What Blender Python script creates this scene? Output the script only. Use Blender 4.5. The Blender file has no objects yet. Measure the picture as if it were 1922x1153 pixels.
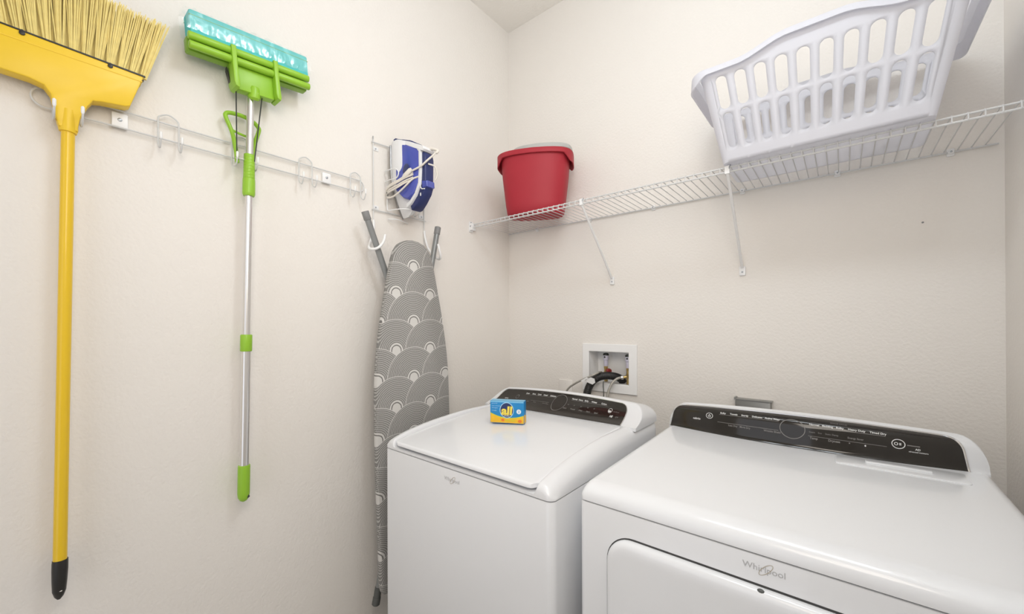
import bpy, bmesh, math, random
from mathutils import Vector, Matrix
R = math.radians
PI = math.pi
random.seed(7)
scene = bpy.context.scene
COL = scene.collection

# ------------------------------------------------------------------ camera
F_PX, YAW, PITCH, ROLL = 754.37, 0.6894, 0.0026, -0.0032
CAM = Vector((1.4763, -1.7666, 1.3189))
cd = bpy.data.cameras.new('camera')
cd.sensor_fit = 'HORIZONTAL'
cd.sensor_width = 36.0
cd.lens = F_PX / 1922 * 36.0
cd.shift_y = (605.3 - 576.5) / 1922
cd.clip_start = 0.02
cam = bpy.data.objects.new('camera', cd)
COL.objects.link(cam)
fw = Vector((-math.sin(YAW) * math.cos(PITCH), math.cos(YAW) * math.cos(PITCH), math.sin(PITCH)))
rt = Vector((math.cos(YAW), math.sin(YAW), 0))
up = rt.cross(fw)
rt2 = rt * math.cos(ROLL) + up * math.sin(ROLL)
up2 = -rt * math.sin(ROLL) + up * math.cos(ROLL)
mw = Matrix((rt2, up2, -fw)).transposed().to_4x4()
mw.translation = CAM
cam.matrix_world = mw
scene.camera = cam

# ------------------------------------------------------------------ world, exposure, lights
world = bpy.data.worlds.new('world')
scene.world = world
world.use_nodes = True
bg = world.node_tree.nodes['Background']
bg.inputs[0].default_value = (0.93, 0.96, 1.0, 1)
bg.inputs[1].default_value = 0.3
scene.view_settings.view_transform = 'Standard'
scene.view_settings.look = 'None'
scene.view_settings.gamma = 1.0
scene.view_settings.use_curve_mapping = False
scene.view_settings.exposure = 0.02


def area(name, loc, target, size, power, color, size_y=None, shape='RECTANGLE'):
    l = bpy.data.lights.new(name, 'AREA')
    l.shape = shape
    l.size = size
    l.size_y = size_y or size
    l.energy = power
    l.color = color
    o = bpy.data.objects.new(name, l)
    COL.objects.link(o)
    o.location = loc
    o.rotation_euler = (Vector(target) - Vector(loc)).to_track_quat('-Z', 'Y').to_euler()
    return o


def bulb(name, loc, radius, power, color):
    l = bpy.data.lights.new(name, 'POINT')
    l.shadow_soft_size = radius
    l.energy = power
    l.color = color
    o = bpy.data.objects.new(name, l)
    COL.objects.link(o)
    o.location = loc
    return o


# long lamp under the ceiling, an added soft fill near the camera, and daylight through the doorway behind the camera
for lx in (1.02, 1.27, 1.52):
    bulb('ceiling_fixture_light', (lx, -1.10, 2.60), 0.11, 5.6, (0.86, 0.93, 1.0))
fill_lamp = area('corner_fill', (1.45, -1.75, 2.0), (0.0, -0.3, 1.35), 0.6, 5.2, (1.0, 0.91, 0.81))  # unseen lamp, added to brighten the dark left corner
fill_lamp.data.spread = R(128)
area('doorway_daylight', (0.85, -2.72, 1.25), (0.70, -0.4, 1.15), 1.05, 6.3, (0.93, 0.94, 1.0), 2.0)


# ------------------------------------------------------------------ materials
def new_mat(name):
    m = bpy.data.materials.new(name)
    m.use_nodes = True
    return m, m.node_tree, m.node_tree.nodes['Principled BSDF']


def mat(name, col, rough=0.5, metal=0.0, spec=0.5, coat=0.0, noise=0.0, nscale=40.0, bump=0.0, bscale=200.0,
        bdist=0.001, trans=0.0, sss=0.0):
    m, nt, b = new_mat(name)
    c4 = (col[0], col[1], col[2], 1)
    b.inputs['Base Color'].default_value = c4
    b.inputs['Roughness'].default_value = rough
    b.inputs['Metallic'].default_value = metal
    b.inputs['Specular IOR Level'].default_value = spec
    b.inputs['Coat Weight'].default_value = coat
    b.inputs['Coat Roughness'].default_value = 0.08
    if trans:
        b.inputs['Transmission Weight'].default_value = trans
    if sss:
        b.inputs['Subsurface Weight'].default_value = sss
        b.inputs['Subsurface Radius'].default_value = (0.02, 0.02, 0.02)
        b.inputs['Subsurface Scale'].default_value = 0.3
    if noise or bump:
        tc = nt.nodes.new('ShaderNodeTexCoord')
    if noise:
        n = nt.nodes.new('ShaderNodeTexNoise')
        n.inputs['Scale'].default_value = nscale
        n.inputs['Detail'].default_value = 3
        nt.links.new(tc.outputs['Object'], n.inputs['Vector'])
        mx = nt.nodes.new('ShaderNodeMix')
        mx.data_type = 'RGBA'
        mx.inputs['A'].default_value = tuple(max(0, v * (1 - noise)) for v in col) + (1,)
        mx.inputs['B'].default_value = tuple(min(1, v * (1 + noise)) for v in col) + (1,)
        nt.links.new(n.outputs['Fac'], mx.inputs['Factor'])
        nt.links.new(mx.outputs['Result'], b.inputs['Base Color'])
    if bump:
        n2 = nt.nodes.new('ShaderNodeTexNoise')
        n2.inputs['Scale'].default_value = bscale
        n2.inputs['Detail'].default_value = 2
        nt.links.new(tc.outputs['Object'], n2.inputs['Vector'])
        bp = nt.nodes.new('ShaderNodeBump')
        bp.inputs['Strength'].default_value = bump
        bp.inputs['Distance'].default_value = bdist
        nt.links.new(n2.outputs['Fac'], bp.inputs['Height'])
        nt.links.new(bp.outputs['Normal'], b.inputs['Normal'])
    return m


WALLC = (0.865, 0.825, 0.775)
M = {}
M['wall'] = mat('wall_paint', WALLC, 0.75, spec=0.25, noise=0.012, nscale=3, bump=0.35, bscale=110, bdist=0.004)
M['ceiling'] = mat('ceiling_paint', (0.91, 0.875, 0.82), 0.85, spec=0.2, bump=0.4, bscale=90, bdist=0.004)
M['floor'] = mat('floor_tile', (0.60, 0.56, 0.50), 0.4, noise=0.08, nscale=8)
M['white_wire'] = mat('white_coated_wire', (0.67, 0.67, 0.665), 0.38)
M['white_plastic'] = mat('white_plastic', (0.88, 0.88, 0.88), 0.35)
M['screw'] = mat('zinc_screw', (0.42, 0.44, 0.47), 0.35, metal=0.7)
M['yellow'] = mat('yellow_plastic', (0.90, 0.60, 0.025), 0.38, noise=0.02, nscale=30)
M['yellow_handle'] = mat('yellow_painted_steel', (0.86, 0.56, 0.015), 0.3, coat=0.2)
M['bristle'] = mat('straw_yellow_bristle', (0.87, 0.70, 0.24), 0.55, noise=0.18, nscale=60)
M['black'] = mat('black_plastic', (0.018, 0.017, 0.016), 0.4, noise=0.1)
M['green'] = mat('lime_green_plastic', (0.30, 0.56, 0.035), 0.38, noise=0.04, nscale=25)
M['green_dark'] = mat('olive_green_plastic', (0.22, 0.42, 0.03), 0.42, noise=0.05)
M['rod'] = mat('dark_steel_rod', (0.05, 0.055, 0.05), 0.35, metal=0.5)
M['steel'] = mat('polished_steel_tube', (0.80, 0.79, 0.78), 0.3, metal=1.0)
M['sponge'] = mat('teal_sponge', (0.10, 0.56, 0.55), 0.8, noise=0.1, nscale=80, bump=0.4, bscale=300)
M['white_app'] = mat('white_enamel', (0.82, 0.83, 0.85), 0.28, coat=0.35, noise=0.004)
M['white_lid'] = mat('white_lid_enamel', (0.865, 0.88, 0.905), 0.22, coat=0.4, noise=0.004)
M['gap'] = mat('dark_seam', (0.06, 0.06, 0.06), 0.8, noise=0.05)
M['panel'] = mat('black_glass_panel', (0.020, 0.017, 0.014), 0.07, spec=0.5, noise=0.06, nscale=10)
M['panel_text'] = mat('panel_white_print', (0.75, 0.75, 0.74), 0.5, noise=0.02)
M['panel_dim'] = mat('panel_grey_print', (0.22, 0.21, 0.20), 0.5, noise=0.02)
M['chrome'] = mat('chrome_trim', (0.72, 0.72, 0.72), 0.2, metal=1.0)
M['badge'] = mat('grey_badge_print', (0.58, 0.58, 0.59), 0.35, metal=0.3)
M['badge_gold'] = mat('pale_gold_badge_ring', (0.58, 0.52, 0.42), 0.35, metal=0.3)
M['red'] = mat('red_plastic', (0.40, 0.028, 0.042), 0.5, spec=0.3, noise=0.04, nscale=20)
M['grey_plastic'] = mat('grey_plastic', (0.46, 0.46, 0.44), 0.5, noise=0.04)
M['grey_tube'] = mat('grey_painted_tube', (0.27, 0.28, 0.28), 0.35, metal=0.35)
M['grey_cap'] = mat('grey_rubber_cap', (0.24, 0.24, 0.24), 0.5, noise=0.06)
M['dark_cap'] = mat('dark_rubber_cap', (0.10, 0.105, 0.10), 0.5, noise=0.06)
M['iron_white'] = mat('iron_white_plastic', (0.82, 0.82, 0.83), 0.3)
M['iron_blue'] = mat('iron_blue_tank', (0.075, 0.095, 0.42), 0.18, coat=0.3, noise=0.25, nscale=14)
M['iron_navy'] = mat('iron_navy_grip', (0.020, 0.030, 0.13), 0.4, noise=0.08)
M['sole'] = mat('iron_soleplate', (0.30, 0.30, 0.30), 0.35, metal=0.8)
M['cord'] = mat('cream_cord', (0.78, 0.73, 0.66), 0.55, noise=0.05, nscale=50)
M['brass'] = mat('brass', (0.50, 0.37, 0.15), 0.35, metal=0.9)
M['arrestor'] = mat('lavender_grey_arrestor', (0.62, 0.60, 0.72), 0.35, noise=0.1, nscale=60)
M['red_knob'] = mat('dark_red_knob', (0.28, 0.03, 0.025), 0.4)
M['black_hose'] = mat('black_rubber_hose', (0.012, 0.012, 0.012), 0.45, noise=0.1)
M['braid'] = mat('braided_steel_hose', (0.44, 0.42, 0.38), 0.45, metal=0.4, noise=0.25, nscale=260)
M['paper'] = mat('white_paper_tag', (0.85, 0.85, 0.84), 0.7)
M['galv'] = mat('grey_metal_box', (0.32, 0.32, 0.31), 0.4, metal=0.6, noise=0.05)
M['box_blue'] = mat('carton_blue', (0.012, 0.24, 0.56), 0.35, noise=0.05, nscale=30)
M['box_top'] = mat('carton_light_blue', (0.22, 0.55, 0.80), 0.4, noise=0.05)
M['box_yellow'] = mat('carton_yellow', (0.90, 0.52, 0.02), 0.35, noise=0.12, nscale=40)
M['box_lime'] = mat('carton_lime_edge', (0.62, 0.70, 0.05), 0.4)
M['box_navy'] = mat('carton_navy', (0.012, 0.025, 0.12), 0.35)
M['box_pale'] = mat('carton_pale_blue', (0.40, 0.66, 0.88), 0.4)
M['box_letter'] = mat('carton_letter_yellow', (0.90, 0.72, 0.09), 0.35, noise=0.06)
M['box_orange'] = mat('carton_orange', (0.85, 0.22, 0.03), 0.4)
M['box_white'] = mat('carton_white', (0.80, 0.86, 0.92), 0.4)
M['outlet_white'] = mat('outlet_box_white', (0.93, 0.925, 0.915), 0.6, spec=0.3)
M['wall_plate'] = mat('white_wall_plate', (0.88, 0.845, 0.80), 0.4)


def wrap_mat():
    m, nt, b = new_mat('clear_plastic_film')
    out = nt.nodes['Material Output']
    tr = nt.nodes.new('ShaderNodeBsdfTransparent')
    gl = nt.nodes.new('ShaderNodeBsdfGlossy')
    gl.inputs['Roughness'].default_value = 0.22
    gl.inputs['Color'].default_value = (0.95, 1, 1, 1)
    tc = nt.nodes.new('ShaderNodeTexCoord')
    n = nt.nodes.new('ShaderNodeTexNoise')
    n.inputs['Scale'].default_value = 20
    n.inputs['Detail'].default_value = 2
    nt.links.new(tc.outputs['Object'], n.inputs['Vector'])
    bp = nt.nodes.new('ShaderNodeBump')
    bp.inputs['Strength'].default_value = 0.55
    bp.inputs['Distance'].default_value = 0.01
    nt.links.new(n.outputs['Fac'], bp.inputs['Height'])
    nt.links.new(bp.outputs['Normal'], gl.inputs['Normal'])
    mx = nt.nodes.new('ShaderNodeMixShader')
    mx.inputs[0].default_value = 0.12
    nt.links.new(tr.outputs[0], mx.inputs[1])
    nt.links.new(gl.outputs[0], mx.inputs[2])
    nt.links.new(mx.outputs[0], out.inputs['Surface'])
    return m


M['film'] = wrap_mat()


def basket_mat():
    m, nt, b = new_mat('white_translucent_plastic')
    b.inputs['Base Color'].default_value = (0.84, 0.84, 0.88, 1)
    b.inputs['Roughness'].default_value = 0.4
    tl = nt.nodes.new('ShaderNodeBsdfTranslucent')
    tl.inputs['Color'].default_value = (0.95, 0.95, 0.98, 1)
    mx = nt.nodes.new('ShaderNodeMixShader')
    mx.inputs[0].default_value = 0.5
    nt.links.new(b.outputs[0], mx.inputs[1])
    nt.links.new(tl.outputs[0], mx.inputs[2])
    nt.links.new(mx.outputs[0], nt.nodes['Material Output'].inputs['Surface'])
    return m


M['basket'] = basket_mat()


def cover_mat():
    """grey cotton with overlapping scallops of dashed concentric arcs (object space Y, Z)"""
    m, nt, b = new_mat('grey_scallop_cotton')
    N, L = nt.nodes, nt.links

    def val(x):
        n = N.new('ShaderNodeValue')
        n.outputs[0].default_value = x
        return n.outputs[0]

    def mth(op, a, bb=None, c=None):
        n = N.new('ShaderNodeMath')
        n.operation = op
        for i, v in enumerate((a, bb, c)):
            if v is None:
                continue
            if isinstance(v, (int, float)):
                n.inputs[i].default_value = v
            else:
                L.new(v, n.inputs[i])
        return n.outputs[0]
    tc = N.new('ShaderNodeTexCoord')
    sp = N.new('ShaderNodeSeparateXYZ')
    L.new(tc.outputs['Object'], sp.inputs[0])
    nz = N.new('ShaderNodeTexNoise')
    nz.inputs['Scale'].default_value = 90
    L.new(tc.outputs['Object'], nz.inputs['Vector'])
    wob = mth('MULTIPLY', mth('SUBTRACT', nz.outputs['Fac'], 0.5), 0.004)
    p = mth('ADD', mth('ADD', sp.outputs['Y'], 5.0), wob)
    q = mth('ADD', sp.outputs['Z'], 5.0)
    H, P, RR = 0.1115, 0.165, 0.124
    PO, QO = 0.0, 0.0
    m['po'] = 0
    p = mth('ADD', p, COVER_PO)
    q = mth('ADD', q, COVER_QO)
    j0 = mth('CEIL', mth('DIVIDE', mth('SUBTRACT', q, RR), H))
    d_res = None
    for k in (2, 1, 0):
        j = mth('ADD', j0, k)
        par = mth('MULTIPLY', mth('FLOORED_MODULO', j, 2.0), P / 2)
        ul = mth('FLOORED_MODULO', mth('SUBTRACT', mth('SUBTRACT', p, par), P / 2), P)
        ur = mth('SUBTRACT', ul, P)
        qq = mth('SUBTRACT', q, mth('MULTIPLY', j, H))
        q2 = mth('MULTIPLY', qq, qq)
        inr = mth('LESS_THAN', mth('ADD', mth('MULTIPLY', ur, ur), q2), RR * RR)   # the right-hand scallop overlaps its left neighbour
        pp = mth('ADD', mth('MULTIPLY', ur, inr), mth('MULTIPLY', ul, mth('SUBTRACT', 1.0, inr)))
        d = mth('SQRT', mth('ADD', mth('MULTIPLY', pp, pp), q2))
        an = mth('ARCTAN2', qq, pp)
        ins = mth('LESS_THAN', d, RR)
        if d_res is None:
            d_res, a_res = d, an
        else:
            inv = mth('SUBTRACT', 1.0, ins)
            d_res = mth('ADD', mth('MULTIPLY', d, ins), mth('MULTIPLY', d_res, inv))
            a_res = mth('ADD', mth('MULTIPLY', an, ins), mth('MULTIPLY', a_res, inv))
    d, an = d_res, a_res
    # concentric dashes
    ring = mth('MULTIPLY', d, 1 / 0.0072)
    rf = mth('FRACT', ring)
    ri = mth('FLOOR', ring)
    gapr = mth('LESS_THAN', rf, 0.36)
    nd = mth('MULTIPLY', mth('ADD', ri, 3.0), 2.0)
    af = mth('FRACT', mth('ADD', mth('MULTIPLY', mth('MULTIPLY', an, nd), 1 / 1.4), mth('MULTIPLY', ri, 0.37)))
    gapa = mth('LESS_THAN', af, 0.25)
    light = mth('MAXIMUM', mth('MULTIPLY', gapr, 0.62), mth('MULTIPLY', gapa, 0.42))
    disc = mth('LESS_THAN', d, 0.0195)
    ring1 = mth('MULTIPLY', mth('GREATER_THAN', d, 0.024), mth('LESS_THAN', d, 0.0305))
    edge = mth('GREATER_THAN', d, RR - 0.0028)
    dark1 = mth('MULTIPLY', mth('GREATER_THAN', d, 0.0195), mth('LESS_THAN', d, 0.024))
    light = mth('MAXIMUM', light, mth('MAXIMUM', disc, mth('MAXIMUM', ring1, mth('MULTIPLY', edge, 0.9))))
    light = mth('MULTIPLY', light, mth('SUBTRACT', 1.0, dark1))
    cr = N.new('ShaderNodeMix')
    cr.data_type = 'RGBA'
    cr.inputs['A'].default_value = (0.20, 0.195, 0.185, 1)
    cr.inputs['B'].default_value = (0.66, 0.645, 0.62, 1)
    L.new(light, cr.inputs['Factor'])
    L.new(cr.outputs['Result'], b.inputs['Base Color'])
    b.inputs['Roughness'].default_value = 0.85
    b.inputs['Specular IOR Level'].default_value = 0.2
    return m


# ------------------------------------------------------------------ mesh helpers
def V(*a):
    return Vector(a)


def spl(pts, k=6, closed=False):
    pts = [Vector(p) for p in pts]
    n = len(pts)
    out = []
    rng = range(n if closed else n - 1)
    for i in rng:
        if closed:
            p0, p1, p2, p3 = pts[(i - 1) % n], pts[i], pts[(i + 1) % n], pts[(i + 2) % n]
        else:
            p1, p2 = pts[i], pts[i + 1]
            p0 = pts[i - 1] if i > 0 else p1 * 2 - p2
            p3 = pts[i + 2] if i + 2 < n else p2 * 2 - p1
        for j in range(k):
            t = j / k
            out.append(0.5 * ((2 * p1) + (p2 - p0) * t + (2 * p0 - 5 * p1 + 4 * p2 - p3) * t * t
                              + (3 * p1 - p0 - 3 * p2 + p3) * t ** 3))
    if not closed:
        out.append(pts[-1])
    return out


class MB:
    def __init__(self):
        self.v = []
        self.f = []
        self.mi = []

    def add(self, verts, faces, mi=0):
        o = len(self.v)
        self.v += [Vector(p) for p in verts]
        self.f += [tuple(i + o for i in f) for f in faces]
        self.mi += [mi] * len(faces)

    def box(self, lo, hi, mi=0):
        x0, y0, z0 = lo
        x1, y1, z1 = hi
        v = [(x0, y0, z0), (x1, y0, z0), (x1, y1, z0), (x0, y1, z0), (x0, y0, z1), (x1, y0, z1), (x1, y1, z1), (x0, y1, z1)]
        self.add(v, [(0, 3, 2, 1), (4, 5, 6, 7), (0, 1, 5, 4), (1, 2, 6, 5), (2, 3, 7, 6), (3, 0, 4, 7)], mi)

    def loft(self, rings, cap0=True, cap1=True, closed=True, mi=0):
        n = len(rings[0])
        v = [p for r in rings for p in r]
        f = []
        for a in range(len(rings) - 1):
            for i in range(n if closed else n - 1):
                j = (i + 1) % n
                f.append((a * n + i, a * n + j, (a + 1) * n + j, (a + 1) * n + i))
        if cap0:
            f.append(tuple(range(n - 1, -1, -1)))
        if cap1:
            f.append(tuple((len(rings) - 1) * n + i for i in range(n)))
        self.add(v, f, mi)

    def tube(self, path, r, n=10, closed=False, flat=None, mi=0):
        """r: float or list; flat: (axis vector, factor) squeezes the section along an axis"""
        P = [Vector(p) for p in path]
        m = len(P)
        rr = r if isinstance(r, (list, tuple)) else [r] * m
        T = []
        for i in range(m):
            a = P[(i - 1) % m] if (closed or i > 0) else P[i]
            c = P[(i + 1) % m] if (closed or i < m - 1) else P[i]
            t = c - a
            T.append(t.normalized() if t.length > 1e-9 else Vector((0, 0, 1)))
        u = T[0].orthogonal().normalized()
        rings = []
        for i in range(m):
            if i > 0:
                q = T[i - 1].rotation_difference(T[i])
                u = q @ u
            u = (u - T[i] * u.dot(T[i])).normalized()
            w = T[i].cross(u)
            ring = []
            for k in range(n):
                a = 2 * PI * k / n
                o = (u * math.cos(a) + w * math.sin(a)) * rr[i]
                if flat:
                    ax, fc = flat
                    o = o - ax * (o.dot(ax) * (1 - fc))
                ring.append(P[i] + o)
            rings.append(ring)
        if closed:
            rings.append(rings[0])
            # untwist: fine for short loops
            self.loft(rings, False, False, mi=mi)
        else:
            self.loft(rings, True, True, mi=mi)

    def cyl(self, a, b, r, r2=None, n=20, mi=0, bev=0.0):
        a, b = Vector(a), Vector(b)
        r2 = r if r2 is None else r2
        if bev:
            d = (b - a).normalized()
            self.tube([a, a + d * bev * 0.3, a + d * bev, b - d * bev, b - d * bev * 0.3, b],
                      [r - bev, r - bev * 0.3, r, r2, r2 - bev * 0.3, r2 - bev], n, mi=mi)
        else:
            self.tube([a, b], [r, r2], n, mi=mi)

    def prism(self, poly, fn, d0, d1, bev=0.0, mi=0):
        """poly: 2d outline (ccw); fn(p, q, d) -> world; bevelled rims"""
        n = len(poly)

        def inset(k):
            if not k:
                return poly
            res = []
            for i in range(n):
                a, c, e = Vector(poly[i - 1]), Vector(poly[i]), Vector(poly[(i + 1) % n])
                d1_ = (c - a).normalized()
                d2_ = (e - c).normalized()
                n1, n2 = Vector((-d1_.y, d1_.x)), Vector((-d2_.y, d2_.x))
                nn = (n1 + n2)
                if nn.length < 1e-6:
                    nn = n1
                nn.normalize()
                s = max(0.5, nn.dot(n1))
                res.append(c + nn * k / s)
            return res
        rings = []
        if bev:
            s = 1 if d1 > d0 else -1
            rings.append([fn(p[0], p[1], d0) for p in inset(bev)])
            rings.append([fn(p[0], p[1], d0 + s * bev * .3) for p in inset(bev * .3)])
            rings.append([fn(p[0], p[1], d0 + s * bev) for p in poly])
            rings.append([fn(p[0], p[1], d1 - s * bev) for p in poly])
            rings.append([fn(p[0], p[1], d1 - s * bev * .3) for p in inset(bev * .3)])
            rings.append([fn(p[0], p[1], d1) for p in inset(bev)])
        else:
            rings = [[fn(p[0], p[1], d) for p in poly] for d in (d0, d1)]
        self.loft(rings, mi=mi)

    def grid(self, rows, mi=0):
        n = len(rows[0])
        v = [p for r in rows for p in r]
        f = []
        for a in range(len(rows) - 1):
            for i in range(n - 1):
                f.append((a * n + i, a * n + i + 1, (a + 1) * n + i + 1, (a + 1) * n + i))
        self.add(v, f, mi)

    def sphere(self, c, r, n=12, mi=0, sc=(1, 1, 1)):
        c = Vector(c)
        rings = []
        for i in range(1, n):
            th = PI * i / n
            rings.append([c + Vector((r * sc[0] * math.sin(th) * math.cos(2 * PI * k / n), r * sc[1] * math.sin(th) * math.sin(2 * PI * k / n),
                                      -r * sc[2] * math.cos(th))) for k in range(n)])
        self.loft(rings, mi=mi)


ORG = {}


def obj(name, mb, m, parent=None, smooth=True, angle=38, weld=True, recalc=True):
    org = ORG[parent.name] if parent is not None else None
    if org is None:
        if mb.v:
            org = Vector((sum(p.x for p in mb.v) / len(mb.v), sum(p.y for p in mb.v) / len(mb.v), min(p.z for p in mb.v)))
        else:
            org = Vector()
    me = bpy.data.meshes.new(name)
    me.from_pydata([tuple(p - org) for p in mb.v], [], mb.f)
    ms = m if isinstance(m, (list, tuple)) else [m]
    for k in ms:
        me.materials.append(M[k] if isinstance(k, str) else k)
    if len(ms) > 1:
        for p, i in zip(me.polygons, mb.mi):
            p.material_index = i
    bm = bmesh.new()
    bm.from_mesh(me)
    if weld:
        bmesh.ops.remove_doubles(bm, verts=bm.verts, dist=1e-6)
    if recalc:
        bmesh.ops.recalc_face_normals(bm, faces=bm.faces)
    bm.to_mesh(me)
    bm.free()
    if smooth:
        me.polygons.foreach_set('use_smooth', [True] * len(me.polygons))
        me.set_sharp_from_angle(angle=R(angle))
    me.update()
    o = bpy.data.objects.new(name, me)
    COL.objects.link(o)
    if parent is not None:
        o.parent = parent
    else:
        o.location = org
    ORG[o.name] = org
    return o


def thing(name, loc, label, cat, group=None):
    o = bpy.data.objects.new(name, None)
    o.empty_display_size = 0.05
    COL.objects.link(o)
    o.location = loc
    ORG[o.name] = Vector(loc)
    return tag(o, label, cat, group)


def tag(o, label, cat, group=None):
    o['label'] = label
    o['category'] = cat
    if group:
        o['group'] = group
    return o


def struct(name, mb, m):
    o = obj(name, mb, m, smooth=False)
    o['kind'] = 'structure'
    return o


def rrect(hx, hy, r, n=6, cx=0, cy=0):
    out = []
    for (sx, sy, a0) in ((1, -1, -90), (1, 1, 0), (-1, 1, 90), (-1, -1, 180)):
        for i in range(n + 1):
            a = R(a0 + 90 * i / n)
            out.append((cx + sx * (hx - r) + r * math.cos(a), cy + sy * (hy - r) + r * math.sin(a)))
    return out


def lerp(a, b, t):
    return a + (b - a) * t


def interp(tab, x):
    if x <= tab[0][0]:
        return tab[0][1]
    for (a, va), (b, vb) in zip(tab, tab[1:]):
        if x <= b:
            t = (x - a) / (b - a)
            return va + (vb - va) * t
    return tab[-1][1]


def sinterp(tab, x):
    """smooth (cosine free, catmull) interpolation of a table"""
    if x <= tab[0][0]:
        return tab[0][1]
    if x >= tab[-1][0]:
        return tab[-1][1]
    for i in range(len(tab) - 1):
        if x <= tab[i + 1][0]:
            x1, y1 = tab[i]
            x2, y2 = tab[i + 1]
            m1 = (tab[i + 1][1] - tab[i - 1][1]) / (tab[i + 1][0] - tab[i - 1][0]) if i > 0 else (y2 - y1) / (x2 - x1)
            m2 = (tab[i + 2][1] - y1) / (tab[i + 2][0] - x1) if i + 2 < len(tab) else (y2 - y1) / (x2 - x1)
            h = x2 - x1
            t = (x - x1) / h
            return (2 * t ** 3 - 3 * t ** 2 + 1) * y1 + (t ** 3 - 2 * t ** 2 + t) * h * m1 + (-2 * t ** 3 + 3 * t ** 2) * y2 + (t ** 3 - t ** 2) * h * m2


_DG = None


def text_geo(s, bold=0.0, shear=0.0, extrude=0.0, res=3):
    """filled 2-d glyph mesh of a string, height about 1 for capitals; returns verts, faces, width"""
    c = bpy.data.curves.new('glyphs', 'FONT')
    c.body = s
    c.size = 1.4
    c.offset = bold
    c.shear = shear
    c.resolution_u = res
    o = bpy.data.objects.new('glyphs', c)
    COL.objects.link(o)
    dg = bpy.context.evaluated_depsgraph_get()
    me = bpy.data.meshes.new_from_object(o.evaluated_get(dg))
    vs = [v.co.copy() for v in me.vertices]
    fs = [tuple(p.vertices) for p in me.polygons]
    bpy.data.objects.remove(o)
    bpy.data.curves.remove(c)
    bpy.data.meshes.remove(me)
    w = max((v.x for v in vs), default=0)
    return vs, fs, w


def put_text(mb, s, fn, u, v, h, align='L', bold=0.0, shear=0.0, sx=1.0, mi=0):
    """write string s in a surface's own (u, v) metres; fn(u, v) -> world"""
    vs, fs, w = text_geo(s, bold, shear)
    off = {'L': 0, 'C': -w * h * sx / 2, 'R': -w * h * sx}[align]
    mb.add([fn(u + off + p.x * h * sx, v + p.y * h) for p in vs], fs, mi)
    return w * h * sx


def ring_flat(mb, fn, u, v, ru, rv, wd, n=40, rot=0.0, mi=0):
    a_, b_ = [], []
    c, s = math.cos(rot), math.sin(rot)
    for i in range(n):
        a = 2 * PI * i / n
        for (k, L) in ((0, a_), (wd, b_)):
            x, y = (ru - k) * math.cos(a), (rv - k) * math.sin(a)
            L.append(fn(u + x * c - y * s, v + x * s + y * c))
    fs = [(i, (i + 1) % n, n + (i + 1) % n, n + i) for i in range(n)]
    mb.add(a_ + b_, fs, mi)


def bar_flat(mb, fn, u0, v0, u1, v1, t, n=6, mi=0):
    d = Vector((u1 - u0, v1 - v0))
    nn = Vector((-d.y, d.x)).normalized() * t / 2
    r0, r1 = [], []
    for i in range(n + 1):
        k = i / n
        p = Vector((u0, v0)) + d * k
        r0.append(fn(p.x - nn.x, p.y - nn.y))
        r1.append(fn(p.x + nn.x, p.y + nn.y))
    mb.grid([r0, r1], mi)


def disc_flat(mb, fn, u, v, ru, rv, n=36, mi=0):
    mb.add([fn(u + ru * math.cos(2 * PI * i / n), v + rv * math.sin(2 * PI * i / n)) for i in range(n)], [tuple(range(n))], mi)


def screw_on(parent, p, axis, r=0.004, m='screw', name='screw'):
    a = Vector(axis).normalized()
    b = MB()
    p = Vector(p)
    b.tube([p, p + a * 0.0012, p + a * 0.002], [r, r * 0.9, r * 0.45], 14)
    return obj(name, b, m, parent)


# ================================================================== the room
RX, ZC, YF = 1.831, 2.985, -2.75          # right wall, ceiling, front wall
BX0, BX1, BZ0, BZ1 = 0.513, 0.718, 1.032, 1.183   # recess of the outlet box
b = MB(); b.box((-0.14, YF - 0.14, 0), (0, 0.16, ZC)); struct('wall_left', b, 'wall')
b = MB(); b.box((RX, YF - 0.14, 0), (RX + 0.14, 0.16, ZC)); struct('wall_right', b, 'wall')
b = MB()
b.box((0, 0, 0), (BX0, 0.16, ZC)); b.box((BX1, 0, 0), (RX, 0.16, ZC))
b.box((BX0, 0, 0), (BX1, 0.16, BZ0)); b.box((BX0, 0, BZ1), (BX1, 0.16, ZC))
struct('wall_back', b, 'wall')
b = MB()
b.box((0, YF - 0.14, 0), (0.35, YF, ZC)); b.box((1.37, YF - 0.14, 0), (RX, YF, ZC)); b.box((0.35, YF - 0.14, 2.28), (1.37, YF, ZC))
struct('wall_front', b, 'wall')
b = MB(); b.box((-0.14, YF - 0.14, -0.1), (RX + 0.14, 0.16, 0)); struct('floor', b, 'floor')
b = MB(); b.box((-0.14, YF - 0.14, ZC), (RX + 0.14, 0.16, ZC + 0.1)); struct('ceiling', b, 'ceiling')


# ================================================================== broom
t = thing('broom', (0.04, -1.70, 0.672), 'yellow angle broom hanging head up on the left of the hook rail', 'broom')
b = MB()
out = [(-1.875, 1.985), (-1.862, 1.893), (-1.835, 1.884), (-1.760, 1.880), (-1.738, 1.874), (-1.728, 1.858), (-1.718, 1.800), (-1.715, 1.790),
       (-1.684, 1.786), (-1.683, 1.800), (-1.680, 1.822), (-1.668, 1.853), (-1.659, 1.870), (-1.645, 1.874), (-1.600, 1.881), (-1.592, 1.886), (-1.566, 1.973)]
b = MB()
b.prism(out, lambda y, z, d: V(0.037 + d * lerp(0.75, 1.05, min(1, max(0, (z - 1.80) / 0.08))), y, z), -0.017, 0.017, 0.004)
b.tube([(0.037, -1.6995, 1.835), (0.037, -1.6995, 1.79), (0.037, -1.7, 1.782)], [0.0165, 0.0168, 0.015], 20)
obj('head_block', b, 'yellow', t)
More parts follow.
